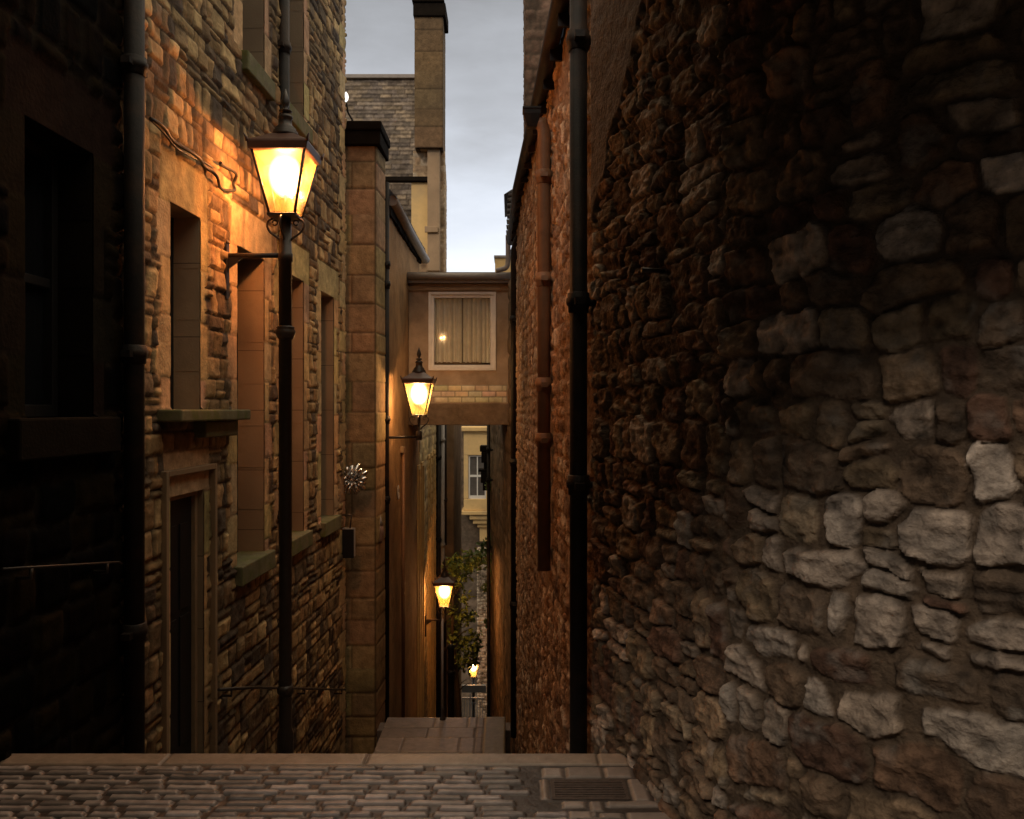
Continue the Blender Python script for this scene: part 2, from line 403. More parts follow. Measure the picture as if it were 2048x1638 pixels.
    for (a, b, c, d, kind, colr, pr, rv) in stones:
        i0, i1 = np.searchsorted(us, (a-pad, b+pad)); j0, j1 = np.searchsorted(zs, (c-pad, d+pad))
        if i1 <= i0 or j1 <= j0: continue
        sl = (slice(j0, j1), slice(i0, i1))
        if kind == 0: uu, vv = wu[sl], wv[sl]; r = rnd*min(b-a, d-c)/2; g = gap
        else: uu, vv = Ug[sl], Vg[sl]; r = .006; g = min(gap, .004)
        hw = (b-a)/2 - g; hh = (d-c)/2 - g
        if kind == 0 and rot:
            if (rv*91.7) % 1 < bury: continue
            an = ((rv*13.7) % 1 - .5)*2*rot; uc, vc = (a+b)/2, (c+d)/2
            du_, dv_ = uu-uc, vv-vc
            k1 = ((rv*5.1) % 1 - .5)*1.1; k2 = ((rv*3.7) % 1 - .5)*.7
            uu, vv = uc + (du_*math.cos(an) - dv_*math.sin(an))*(1 + k1*dv_/max(hh, .02)*.5), vc + (du_*math.sin(an) + dv_*math.cos(an))*(1 + k2*du_/max(hw, .02)*.5)
            q_ = 1 - .35*((rv*29.3) % 1)**2; hw *= q_; hh *= 1 - .3*((rv*41.9) % 1)**2
        if hw <= .004 or hh <= .004: continue
        qx = abs(uu-(a+b)/2) - hw + r; qy = abs(vv-(c+d)/2) - hh + r
        sdf = np.hypot(np.maximum(qx, 0), np.maximum(qy, 0)) + np.minimum(np.maximum(qx, qy), 0) - r
        dn = -sdf
        if kind == 2:
            inside = (uu > a+.002) & (uu < b-.002) & (vv > c) & (vv < d)
            hN = amp*(.4+pr*.5)*(1-(vv-c)/(d-c)) + fine[sl]*.006
            H[sl] = np.where(inside, hN, H[sl]); C[sl] = np.where(inside[..., None], np.array(colr)*(1+fine[sl]*1.2)[..., None], C[sl])
            continue
        if kind:   # dressed stone wipes what is below it
            inside = (uu > a) & (uu < b) & (vv > c) & (vv < d)
            p = np.clip(dn/.008, 0, 1)
            hN = dressed_h*p*(.6+.8*pr) + fine[sl]*.003*p
            H[sl] = np.where(inside, hN, H[sl])
            cm = np.array(colr)*(1 + fine[sl]*.35)[..., None]*(.45+.55*p)[..., None]
            C[sl] = np.where(inside[..., None], cm, C[sl])
            continue
        e = min(edge, min(hw, hh))
        dn = dn + chip[sl]*(.012 + .016*(rot > 0))*min(1., e/.02)
        p = np.clip(dn/e, 0, 1); prof = np.sqrt(np.clip(1-(1-p)**2, 0, 1)) if not flat else np.clip(p*1.6, 0, 1)
        tx = (rv-.5)*2; ty = ((rv*7.3) % 1 - .5)*2
        tl = (uu-(a+b)/2)/max(hw, .01)*tx + (vv-(c+d)/2)/max(hh, .01)*ty
        bl = bulge*(1-np.clip((uu-(a+b)/2)/hw, -1, 1)**2*.5 - np.clip((vv-(c+d)/2)/hh, -1, 1)**2*.5)
        tl = np.clip(tl, -1.6, 1.6)
        if rot: tl = np.minimum(tl, .55 - tl*(.3+.9*((rv*17.9) % 1)))
        hN = prof*(amp*(pr + tl*tilt*.35 + bl*.5) + fine[sl]*surf*2 + chip[sl]*surf*1.6)
        ins = dn > 0
        m_ = np.clip(dn/.006, 0, 1)
        H[sl] = np.where(ins, np.maximum(H[sl]*(1-m_)+hN*m_, hN*m_), H[sl])
        tone = (1 + fine[sl]*.9 + chip[sl]*.5)
        cm = np.array(colr)*tone[..., None]
        C[sl] = np.where(ins[..., None], C[sl]*(1-m_[..., None]) + cm*m_[..., None], C[sl])
    if harl is not None:
        fn, hc, hh_ = harl
        mk = fn(Ug, Vg)[..., None]
        H = H*(1-mk[..., 0]) + mk[..., 0]*(hh_ + fine*.012)
        C = C*(1-mk) + mk*np.array(hc)*(1+fine*.5)[..., None]
    C = np.clip(C, .004, .9)
    um = (us[:-1]+us[1:])/2; zm = (zs[:-1]+zs[1:])/2
    UM, VM = np.meshgrid(um, zm); keep = np.ones(UM.shape, bool)
    for (a, b, c, d) in holes:
        keep &= ~((UM > a) & (UM < b) & (VM > c) & (VM < d))
    if floor is not None:
        P3 = np.stack([floor[0]+Ug, floor[1]+Vg, floor[2]+H], -1)
        sk = np.zeros_like(P3); sk[..., 2] = -depth
    else:
        x, y, nx, ny = path.at(Ug)
        P3 = np.stack([x+nx*H, y+ny*H + lean*(Vg-zs[0]), z0*0+Vg], -1)
        sk = np.stack([-nx*depth, -ny*depth, 0*nx], -1)
    return mesh_grid(name, P3, C, keep, matl, parent, sk)

# frame for things on a straight wall: u along, d outward
class Frame:
    def __init__(s, o, u, n): s.o = Vector((*o, 0)); s.u = Vector((*u, 0)).normalized(); s.n = Vector((*n, 0)).normalized()
    def __call__(s, p): return s.o + s.u*p[0] + s.n*p[1] + Vector((0,0,p[2]))

rng = random.Random(11)

# ================================================================== LEFT SIDE: dark house and stone tenement
# wall plane: X = -2.45 + .035 Y
def wx(Y): return -2.45 + .035*Y
FL = Frame((wx(0), 0), (.035, 1), (1, -.035))
PAL_L = [(.44,.31,.155), (.38,.26,.13), (.27,.19,.105), (.52,.375,.19), (.17,.125,.08), (.38,.24,.12), (.22,.15,.085), (.11,.085,.065)]
DR = (.58,.41,.22)

def dressed_opening(S, a, b, c, d, rg, lint=.34, jl=.13, jr=.20, block=.37, low=0.):
    t = lambda: tuple(x*rg.uniform(.85, 1.1) for x in DR)
    S.append([a-jl-.02, b+jr, d-.02, d+lint, 1, t(), rg.random(), 0])
    v = d; k = 0
    while v > c+low+.02:
        v2 = max(v - block*rg.uniform(.8, 1.15), c+low)
        l = jl*(1. if k % 2 else 1.55); r_ = jr*(.62 if k % 2 else 1.)
        S.append([a-l, a+.02, v2, v, 1, t(), rg.random(), 0]); S.append([b-.02, b+r_, v2, v, 1, t(), rg.random(), 0])
        v = v2; k += 1
    S.append([a-jl-.02, b+jr, d-.02, d+lint, 1, t(), rg.random(), 0])

pathL = Path([(wx(0), 0), (wx(10.0), 10.0)], side=-1)
SC = pathL.L/10.0
def UY(Y): return Y*SC
tenement = empty('stone_tenement', (wx(7.4), 7.4, -2), 'tall ochre squared-rubble tenement with deep windows behind the nearest lit lamp', 'building')
OPEN = {  # Y0,Y1,z0,z1
 'w1': (5.27, 5.74, 1.60, 2.98), 'door': (5.27, 5.80, -2.2, 1.02),
 'w2': (6.43, 7.07, .33, 2.93), 'w3': (7.52, 8.25, .33, 2.93), 'w4': (8.90, 9.46, .33, 2.93),
 'u2': (6.55, 7.07, 4.52, 7.2), 'u3': (7.62, 8.25, 4.52, 7.2)}
S = courses(UY(4.66), UY(10), -3.4, 8.2, (.09,.22), (.12,.36), rng, pal=PAL_L, split=.36)
for k, (a, b, c, d) in OPEN.items():
    a, b = UY(a), UY(b)
    if k == 'door': dressed_opening(S, a, b, c, d, rng, lint=.30, jl=.09, jr=.09, block=.5)
    elif k == 'w1': dressed_opening(S, a, b, c, d, rng, lint=.33, jl=.13, jr=.13)
    else: dressed_opening(S, a, b, c, d, rng)
v = -3.4; k = 0
while v < 8.2:      # corner quoins
    h = rng.uniform(.26,.36)
    S.append([UY(10)-(.16 if k%2 else .30), UY(10), v, v+h, 1, tuple(x*rng.uniform(.9,1.1) for x in DR), rng.random(), 0]); v += h; k += 1
holes = [(UY(a), UY(b), c, d) for a, b, c, d in OPEN.values()]
us = grid_lines(UY(4.66), UY(10), .0185, [q for h in holes for q in h[:2]])
zs = grid_lines(-3.4, 8.2, .0165, [q for h in holes for q in h[2:]])
masonry('wall', pathL, 0, us, zs, S, M_STONE, tenement, mortar=(.075,.055,.038), amp=.021, edge=.012, rnd=.12, gap=.006, warp=.006, wscale=8,
        surf=.0085, sscale=18, holes=holes, depth=.6, seed=3, tilt=1.2, bulge=.15)

def wall_opening(parent, Y0, Y1, z0, z1, depth=.30, name='window', sill=True, sillz=.14, sproud=.07, reveal=M_REVEAL, bars=True, glass=M_GLASS_DK, frame=M_DARKWOOD, sill_ext=(.06,.10)):
    b = MB(); e = .004
    # reveal: four slabs lining the opening, recessed behind the facing
    for (a0, a1, c0, c1) in ((Y0-.12, Y0, z0, z1), (Y1, Y1+.12, z0, z1), (Y0-.12, Y1+.12, z1, z1+.12), (Y0-.12, Y1+.12, z0-.12, z0)):
        b.box(a0, a1, -depth-.12, -e, c0, c1, FL)
    # joints seen on the far jamb
    z = z1 - .36
    while z > z0 + .1:
        b.box(Y1-.0025, Y1, -depth, -.006, z-.004, z+.004, FL); z -= .37
    wo = b.build(name, reveal, parent)
    f = MB(); t = .05
    f.box(Y0, Y0+t, -depth, -depth+.07, z0, z1, FL); f.box(Y1-t, Y1, -depth, -depth+.07, z0, z1, FL)
    f.box(Y0+t, Y1-t, -depth, -depth+.07, z1-t, z1, FL); f.box(Y0+t, Y1-t, -depth, -depth+.07, z0, z0+t*1.3, FL)
    if bars: zm = (z0+z1)/2; f.box(Y0+t, Y1-t, -depth+.01, -depth+.06, zm-.025, zm+.025, FL)
    f.build('frame', frame, wo, .004)
    MB().box(Y0+.01, Y1-.01, -depth-.01, -depth+.02, z0+.01, z1-.01, FL).build('pane', glass, wo)
    if sill:
        s = MB(); s.box(Y0-sill_ext[0], Y1+sill_ext[1], -depth+.08, sproud, z0-sillz, z0+.012, FL)
        s.build('sill', M_SILL, wo, .012)
    return wo
wall_opening(tenement, *OPEN['w1'], depth=.26, sill=False)
for k in ('w2', 'w3', 'w4', 'u2', 'u3'): wall_opening(tenement, *OPEN[k], depth=.30, sproud=.075, sillz=.15)
# sill-cum-hood above the door: two stepped slabs
hd = MB(); hd.box(5.08, 6.30, -.02, .17, 1.52, 1.60, FL); hd.box(5.62, 6.22, -.02, .10, 1.40, 1.517, FL)
hd.build('door_hood', M_SILL, tenement, .012)
dr = MB()
for (a0, a1, c0, c1) in ((5.15,5.27,-2.2,1.02),(5.80,5.92,-2.2,1.02),(5.15,5.92,1.02,1.14)): dr.box(a0, a1, -.34, -.004, c0, c1, FL)
door = dr.build('door', M_REVEAL, tenement)
f = MB()
for (a0, a1, c0, c1) in ((5.27,5.31,-2.2,.98),(5.76,5.80,-2.2,.98),(5.27,5.80,.98,1.02)): f.box(a0, a1, -.10, -.04, c0, c1, FL)
f.box(5.13, 5.17, -.002, .05, -2.1, 1.20, FL); f.box(5.90, 5.94, -.002, .05, -2.1, 1.20, FL); f.box(5.17, 5.90, -.002, .05, 1.16, 1.20, FL)
f.build('door_frame', M_DRESSED, door, .006)
lf = MB(); lf.box(5.31, 5.76, -.095, -.07, -2.2, .98, FL)
for z in (-1.9, -.75, .2):
    lf.box(5.36, 5.51, -.07, -.06, z, z+(.9 if z < 0 else .6), FL); lf.box(5.56, 5.71, -.07, -.06, z, z+(.9 if z < 0 else .6), FL)
lf.build('door_leaf', M_DARKWOOD, door, .003)
MB().tube([FL((5.70,-.07,-.95)), FL((5.70,-.02,-.95))], .02).build('handle', M_LAMPIRON, door)
# body behind (roof and back volume)
bd = MB(); bd.box(4.7, 9.98, -6, -.62, -4, 8.15, FL)
bd.build('wall_core', M_DRESSED, tenement)

# neighbouring house, nearest on the left; vignette shade is put into its colours
dark = empty('near_black_house', (wx(3), 3, 0), 'near-black rubble house at the left edge with one dark window', 'building')
PAL_D = [tuple(x*.03 for x in c) for c in PAL_L]  # stone colours cut to near black to hold the left-edge shade
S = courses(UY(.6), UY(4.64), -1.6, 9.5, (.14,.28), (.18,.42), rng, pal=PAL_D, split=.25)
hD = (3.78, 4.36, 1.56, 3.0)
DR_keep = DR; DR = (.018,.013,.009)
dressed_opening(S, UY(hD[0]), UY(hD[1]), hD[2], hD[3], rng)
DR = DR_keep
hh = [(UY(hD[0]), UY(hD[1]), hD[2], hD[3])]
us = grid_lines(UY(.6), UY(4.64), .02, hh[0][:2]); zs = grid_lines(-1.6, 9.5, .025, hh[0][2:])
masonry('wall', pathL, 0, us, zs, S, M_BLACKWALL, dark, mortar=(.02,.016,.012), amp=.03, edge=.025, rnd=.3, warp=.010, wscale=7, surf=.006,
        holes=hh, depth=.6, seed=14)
M_NEARBLACK = mat('near_black_stone', (.013,.010,.0075), .95, spec=.03, noise=.3, nscale=6, bump=.6)  # near-black: carries the left house's shade, plain dark stone elsewhere
wo = wall_opening(dark, *hD, depth=.26, reveal=M_NEARBLACK, sill=False)
sb = MB(); sb.box(3.62, 4.50, -.2, .09, 1.36, 1.56, FL); sb.build('sill', M_NEARBLACK, wo, .012)
MB().box(.62, 4.6, -6, -.62, -2, 9.45, FL).build('wall_core', M_NEARBLACK, dark)

# ================================================================== drainpipes
PIPES = 'cast iron drainpipes fixed to the walls'
def drainpipe(label, x, y, z0, z1, r, collars, matl=M_IRON, toward=(1,0), group=PIPES, top=None, shoe=False):
    t = empty('drainpipe', (x, y, z0), label, 'drainpipe', group)
    pts = [(x, y, z0), (x, y, z1)]
    if top: pts += top
    if shoe: pts = [(x-.16, y-.02, z0-.16), (x-.06, y, z0-.06), (x, y, z0+.02)] + pts[1:]
    MB().tube(pts, r, 16).build('pipe', matl, t)
    for c in collars:
        c_o = MB().lathe(x, y, [(r+.001, c-.055), (r+.008, c-.05), (r+.009, c-.02), (r+.016, c-.012), (r+.019, c), (r+.019, c+.022), (r+.012, c+.03), (r+.012, c+.052), (r+.001, c+.056)], 18).build('collar', matl, t)
        b = MB(); tx, ty = toward
        px, py = -ty, tx
        for s in (-1, 1):
            cx, cy = x+px*s*(r+.03), y+py*s*(r+.03)
            b.box(cx-.026, cx+.026, cy-.012 if abs(tx) < .5 else cy-.026, cy+.012 if abs(tx) < .5 else cy+.026, c-.018, c+.018)
        b.tube([(x+tx*r*.5, y+ty*r*.5, c), (x+tx*(r+.06), y+ty*(r+.06), c)], .018, 8)
        b.build('bracket', matl, c_o)
    return t
drainpipe('thick black drainpipe in the dark at the far left, beside the near-black house', -2.205, 4.65, -2.0, 7, .056, [1.92, .3, 3.6], toward=(-1,0))
drainpipe('black drainpipe on the ochre tenement wall, directly behind the nearest lamp', X(567,7.5)+.0, 7.5, -2.6, 8, .055, [3.2, 5.0, .6, -1.0], toward=(-1,0))
drainpipe('largest black drainpipe on the right, in front of the near rubble wall end', X(1157,4.33), 4.33, -1.6, 4.2, .048, [Z(606,4.33), Z(970,4.33), 3.6], toward=(1,0))
drainpipe('warm brown drainpipe lit by the nearest lamp on the right rubble wall', X(1088,6.2), 6.2, Z(1140,6.2), Z(262,6.2), .052,
          [Z(355,6.2), Z(560,6.2), Z(770,6.2), Z(880,6.2)], matl=M_BROWNIRON, toward=(1,0),
          top=[(X(1088,6.2)-.02, 6.2, Z(250,6.2)), (X(1080,6.2), 6.2, Z(240,6.2))])
drainpipe('grey-black drainpipe against the right end of the windowed bridge', X(1029,11.2), 11.2, -3.0, Z(500,11.2), .055,
          [Z(640,11.2), Z(925,11.2), Z(1210,11.2)], toward=(1,0), top=[(X(1031,11.2)+.02, 11.15, Z(485,11.2)), (X(1040,11.2)+.04, 11.0, Z(460,11.2))])
drainpipe('slim black drainpipe carrying the middle lamp bracket, beside the tall pier', X(772,10.98), 10.98, -3.0, Z(365,10.98), .045,
          [Z(530,10.98), Z(570,10.98), Z(840,10.98), Z(1000,10.98)], toward=(-1,0))
drainpipe('thin black drainpipe under the bridge, left of the pale pipe', X(877,18.8), 18.8, -8.5, 1.9, .055, [Z(915,18.8), Z(1080,18.8)], toward=(-1,0))
drainpipe('pale painted drainpipe under the bridge, between two black ones', X(885,18.85), 18.85, -8.5, 1.9, .050, [Z(880,18.85), Z(1090,18.85)], matl=M_PALEPAINT, toward=(-1,0))
drainpipe('thin black drainpipe under the bridge, right of the pale pipe', X(891,18.9), 18.9, Z(1090,18.9), 1.9, .030, [Z(1000,18.9)], toward=(-1,0))
drainpipe('thin black drainpipe beside the ochre oriel window under the bridge', X(977,17.), 17., -8.5, 3.0, .035, [Z(900,17), Z(960,17)], toward=(1,0))
# hopper at the head of the brown pipe
hx, hy = X(1064,6.2), 6.2
t = empty('rainwater_hopper', (hx, hy, Z(250,6.2)), 'small dark rainwater hopper above the warm brown drainpipe', 'rainwater hopper')
MB().lathe(hx, hy, [(.035, Z(256,6.2)), (.05, Z(246,6.2)), (.066, Z(232,6.2)), (.068, Z(224,6.2)), (.074, Z(223,6.2)), (.074, Z(219,6.2))], square=True).build('bowl', M_IRON, t, .004)
MB().tube([(hx+.02, hy, Z(250,6.2)), (hx+.06, hy, Z(244,6.2)), (hx+.10, hy, Z(250,6.2))], .040, 14).build('spout', M_BROWNIRON, t)

# ================================================================== handrail and cable on the left wall
t = empty('handrail', (wx(6), 6, 0), 'thin iron handrail running down the left wall beside the steps', 'handrail')
rail = [(3.50, .90), (4.0, .82), (4.47, .745), (4.50, .73)]
MB().tube([FL((y, .09, z)) for y, z in rail], .006, 8).build('rail', M_LAMPIRON, t)
rail2 = [(5.86, -.46), (6.6, -.70), (8.0, -1.20), (9.68, -1.80)]
MB().tube([FL((y, .09, z)) for y, z in rail2], .012, 8).build('rail', M_LAMPIRON, t)
for y, z in ((3.7,.868), (4.35,.765), (6.1,-.54), (8.0,-1.20), (9.5,-1.735)):
    MB().tube([FL((y, -.01, z-.05)), FL((y, .09, z-.05)), FL((y, .09, z-.005))], .010, 8).build('rail_bracket', M_LAMPIRON, t)
t = empty('cable_loop', (wx(5.6), 5.6, 3), 'black electric cable ending in a loop on the orange-lit wall', 'cable')
def on(px, py):   # point on the left wall seen at this pixel
    Yv = 2.45/(.035 + (1024-px)/F); return Yv, Z(py, Yv)
def spline(pts, k=6):
    out = []
    P = [pts[0]] + list(pts) + [pts[-1]]
    for i in range(1, len(P)-2):
        for j in range(k):
            s = j/k; a, b, c, d = P[i-1], P[i], P[i+1], P[i+2]
            out.append(tuple(.5*(2*b[q] + (c[q]-a[q])*s + (2*a[q]-5*b[q]+4*c[q]-d[q])*s*s + (3*b[q]-a[q]-3*c[q]+d[q])*s**3) for q in range(len(b))))
    out.append(tuple(pts[-1])); return out
pl = [on(*p) for p in ((286,238),(320,264),(352,294),(388,322),(410,340),(422,362),(440,380),(455,380),(461,364),(455,346),(440,332),(424,326))]
MB().tube([FL((y, .045 + .02*math.sin(i*.5), z)) for i, (y, z) in enumerate(spline(pl))], .012, 8).build('cable', M_CABLE, t)
pl = [on(*p) for p in ((286,240),(316,270),(338,296),(372,316),(396,326),(412,336))]
MB().tube([FL((y, .05, z)) for y, z in spline(pl)], .007, 8).build('cable_clip_run', M_CABLE, t)

# ================================================================== lamps
def street_lamp(label, x, y, zb, k=1., post_to=None, wall_x=None, arm_z=None, watts=30, wall_y=None, base=False, scale_post=1., corbel=True, lcol=(1.0, .38, .10)):
    """zb: z of the bottom of the glass"""
    t = empty('street_lamp', (x, y, (post_to if post_to is not None else arm_z) or zb), label, 'street lamp', 'lit gas-style lanterns along the close')
    hb, ht, gh = .098*k, .198*k, .45*k      # half widths at bottom and top of glass, glass height
    zt = zb+gh
    corners = lambda h, z: [(x-h, y-h, z), (x+h, y-h, z), (x+h, y+h, z), (x-h, y+h, z)]
    cb, ct = corners(hb, zb), corners(ht, zt)
    f = MB()
    for i in range(4): f.tube([cb[i], ct[i]], .011*k, 6)
    f.lathe(x, y, [(hb+.012*k, zb-.022*k), (hb+.014*k, zb-.004*k), (hb+.008*k, zb)], square=True)
    fr = f.build('lantern_frame', M_LAMPIRON, t)
    for i in range(4):
        j = (i+1) % 4; s = .97
        q = [Vector(cb[i]), Vector(cb[j]), Vector(ct[j]), Vector(ct[i])]
        c = sum(q, Vector())/4; n = ((q[1]-q[0]).cross(q[3]-q[0])).normalized()
        q2 = [c + (p-c)*s for p in q]
        MB().add(q2, [(0,1,2,3)]).build('pane', M_FROST, t)
    r = MB()
    r.lathe(x, y, [(ht+.004*k, zt), (ht+.022*k, zt+.006*k), (ht+.030*k, zt+.06*k), (ht+.024*k, zt+.075*k), (ht*.72, zt+.125*k), (.085*k, zt+.165*k)], square=True)
    rf = r.build('lantern_roof', M_COPPER, t, .003)
    for (sx, sy) in ((-1,-1),(1,-1),(1,1),(-1,1)):
        cx, cy = x+sx*(ht+.026*k), y+sy*(ht+.026*k)
        MB().tube([(cx, cy, zt+.055*k), (cx+sx*.008*k, cy+sy*.008*k, zt+.085*k), (cx+sx*.02*k, cy+sy*.02*k, zt+.11*k)], [.014*k, .010*k, .004*k], 6).build('corner_ear', M_COPPER, rf)
    z = zt+.165*k
    MB().lathe(x, y, [(.098*k, z-.004), (.105*k, z+.012*k), (.092*k, z+.02*k), (.095*k, z+.035*k), (.078*k, z+.045*k), (.080*k, z+.06*k), (.052*k, z+.085*k), (.045*k, z+.13*k),
                      (.056*k, z+.14*k), (.056*k, z+.155*k), (.036*k, z+.17*k), (.02*k, z+.18*k)], 20).build('vent_cap', M_LAMPIRON, t)
    z += .18*k
    MB().lathe(x, y, [(.018*k, z-.004), (.05*k, z+.012*k), (.05*k, z+.02*k), (.014*k, z+.035*k), (.026*k, z+.06*k), (.034*k, z+.085*k), (.022*k, z+.13*k), (.003*k, z+.19*k)], 14).build('finial', M_LAMPIRON, t)
    bn = MB().tube([(x, y, zb), (x, y, zb+.16*k)], .012*k, 8).build('burner', M_LAMPIRON, t)
    MB().lathe(x, y, [(.010*k, zb+.17*k+.06), (.030*k, zb+.19*k+.06), (.034*k, zb+.24*k+.06), (.024*k, zb+.29*k+.06), (.006*k, zb+.30*k+.06)], 12).build('mantle', M_MANTLE, bn)
    gb = MB()
    for r_, h_ in [(.028+.0125*q, .06+.0165*q) for q in range(9)]:
        gb.lathe(x, y, [(max(.004, r_*k*math.sin(a_*math.pi/10)), zb+.31*k-h_*k*math.cos(a_*math.pi/10)*.9) for a_ in range(11)], 18)
    gb.build('globe', M_GLOWSHELL, t)  # nested emissive shells build the soft glow; no glass globe here
    ld = bpy.data.lights.new('lamp_light', 'POINT'); lo = bpy.data.objects.new('lamp_light', ld); col.objects.link(lo)
    lo.parent = t; lo.location = Vector((x, y, zb+.31*k)) - t.location
    ld.energy = watts*7.5; ld.color = lcol; ld.shadow_soft_size = .045*k
    # frog scrolls below the lantern
    pz = zb-.022*k
    for sx in (-1, 1):
        for ax in (0, 1):
            pts = [(hb, 0), (hb+.035, -.02), (hb+.045, -.06), (hb+.02, -.11), (.05, -.16), (.022, -.20)]
            MB().tube([(x+(sx*p*k if not ax else 0), y+(sx*p*k if ax else 0), pz+q*k) for p, q in spline(pts, 4)], .009*k, 6).build('scroll', M_LAMPIRON, t)
            if not ax: MB().tube([(x+sx*(hb-.0+.02*math.cos(g)-.015)*k, y, pz-.035*k+.02*math.sin(g)*k) for g in [i*.5 for i in range(12)]], .006*k, 6).build('curl', M_LAMPIRON, t)
    rp = .048*k*scale_post
    if post_to is not None:
        p = MB().lathe(x, y, [(rp*1.3, post_to), (rp*1.3, post_to+.4), (rp*1.02, post_to+.45), (rp, zb-.36*k), (rp*1.15, zb-.36*k), (rp*1.15, zb-.30*k), (rp*.96, zb-.29*k), (rp*.9, pz)], 20).build('post', M_LAMPIRON, t)
        zc = zb-.90*k if not base else zb-2.
        MB().lathe(x, y, [(rp, zc-.07*k), (rp*1.25, zc-.055*k), (rp*1.55, zc-.02*k), (rp*1.6, zc), (rp*1.35, zc+.02*k), (rp*1.5, zc+.03*k), (rp, zc+.04*k)], 20).build('collar', M_LAMPIRON, p)
        zc = post_to+.75
        MB().lathe(x, y, [(rp, zc-.05), (rp*1.3, zc-.03), (rp*1.35, zc), (rp, zc+.03)], 20).build('collar', M_LAMPIRON, p)
    else:
        MB().tube([(x, y, arm_z-.03*k), (x, y, pz)], .012*k, 8).build('stem', M_LAMPIRON, t)
        MB().lathe(x, y, [(.03*k, arm_z-.045*k), (.045*k, arm_z-.04*k), (.045*k, arm_z+.08*k), (.03*k, arm_z+.09*k)], 14).build('socket', M_LAMPIRON, t)
    if wall_x is not None:
        wy = y if wall_y is None else wall_y
        a = MB(); a.tube([(wall_x, wy, arm_z), (x, y, arm_z)], .019*k, 10)
        if corbel:
            # gusset under the arm and the wall plate
            m0 = Vector((wall_x, wy, arm_z)); d = (Vector((x, y, arm_z))-m0); dn = d.normalized()
            g = [m0, m0+dn*.16*k, m0+dn*.10*k+Vector((0,0,-.05*k)), m0+dn*.03*k+Vector((0,0,-.10*k)), m0+dn*.01*k+Vector((0,0,-.2*k))]
            side = Vector((-dn.y, dn.x, 0))*.012*k
            a.add([p+side for p in g]+[p-side for p in g], [(0,1,2,3,4),(9,8,7,6,5)]+[(i,(i+1)%5+5-5 if 0 else (i+1)%5, (i+1)%5+5, i+5) for i in range(5)])
            a.box(wall_x-.012*k, wall_x+.022*k, wy-.03*k, wy+.03*k, arm_z-.34*k, arm_z+.09*k)
            a.tube([(wall_x+.02*k, wy, arm_z+.09*k), (wall_x+.012*k, wy, arm_z+.12*k)], [.018*k, .006*k], 8)
        a.build('bracket', M_LAMPIRON, t)
    return t
street_lamp('nearest and largest lit lantern on a tall post tied to the ochre wall', X(571,6.2), 6.2, Z(431,6.2), 1.0, post_to=-1.32, wall_x=wx(6.2)+.0, arm_z=Z(511,6.2), watts=33, lcol=(1.0, .31, .075))
street_lamp('second lit lantern, on a wall bracket beside the windowed bridge', X(838,11.2), 11.2, Z(829,11.2), .96, wall_x=X(772,11.0), wall_y=10.99, arm_z=Z(874,11.2), watts=22, corbel=False, lcol=(1., .50, .19))
street_lamp('third lit lantern, small, low down on a post under the bridge', X(889,15.8), 15.8, Z(1211,15.8), .95, post_to=-6.4, wall_x=-1.72, arm_z=Z(1240,15.8), watts=22, scale_post=.9)
street_lamp('farthest and smallest lit lantern, half hidden by leaves at the bottom', X(947,25), 25, Z(1352,25), .95, post_to=-10.6, watts=12, arm_z=None)

# ================================================================== tall ashlar pier with cornice
pier = empty('ashlar_chimney_pier', (-2.0, 10.5, -3), 'tall square ashlar pier with dark cornice, behind the tenement corner', 'stone pier')
pathP = Path([(-3.2, 10.35), (-1.775, 10.35), (-1.745, 10.93)], side=-1, soft=.005)
S = []; v = -3.4; k = 0
while v < 5.0:
    h = rng.uniform(.26, .40); a = 0.
    cuts = [0, 1.425-(.30 if k % 2 else .47), 1.425, pathP.L]
    for i in range(3):
        c = tuple(x*rng.uniform(.88, 1.06) for x in (.42,.29,.155))
        S.append([cuts[i], cuts[i+1], v, v+h, 1, c, rng.random(), 0])
    v += h; k += 1
us = np.concatenate([grid_lines(0, 1.42, .02), [1.425], grid_lines(1.43, pathP.L, .03)]); zs = grid_lines(-3.4, 5.02, .022)
masonry('shaft', pathP, 0, us, zs, S, M_STONE, pier, mortar=(.05,.035,.02), dressed_h=.012, depth=.3, seed=22, mnoise=.002)
b = MB(); b.box(-3.2, -1.70, 10.27, 11.0, 5.02, 5.20); b.build('cornice', M_NEARBLACK, pier, .015)
b = MB(); b.box(-3.2, -1.68, 10.24, 11.02, 5.20, 5.32); b.build('cap', M_NEARBLACK, pier, .02)
MB().box(-3.1, -1.80, 10.7, 10.92, -3.4, 5.0).build('core', M_DRESSED, pier)

# steel flower and hanging sign, wall lantern
t = empty('flower_sculpture', (X(709,10.1), 10.12, Z(957,10.1)), 'shiny steel starburst flower fixed on the dark pier', 'wall sculpture')
cx, cy, cz = X(707,10.1), 10.02, Z(958,10.1)
for i in range(17):
    g = 2*math.pi*i/17 + .1; ln = rng.uniform(.17, .22)
    dx, dz = math.cos(g), math.sin(g)
    dy = rng.uniform(-.06, .10)
    MB().tube([(cx+dx*.02, cy, cz+dz*.02), (cx+dx*ln*.5, cy-.04+dy*.3, cz+dz*ln*.5), (cx+dx*ln*.9, cy-.02+dy, cz+dz*ln*.9), (cx+dx*ln, cy+.01+dy, cz+dz*ln)], [.009, .020, .032, .014], 8).build('petal', M_STEEL, t)
for i in range(9):
    g = 2*math.pi*i/9; ln = .09; dx, dz = math.cos(g), math.sin(g)
    MB().tube([(cx, cy-.02, cz), (cx+dx*ln*.6, cy-.08, cz+dz*ln*.6), (cx+dx*ln, cy-.11, cz+dz*ln)], [.008, .018, .012], 6).build('petal', M_STEEL, t)
MB().lathe(cx, cy-.03, [(.006, cz-.03), (.028, cz-.015), (.032, cz), (.022, cz+.02), (.004, cz+.03)], 14).build('centre', M_STEEL, t)
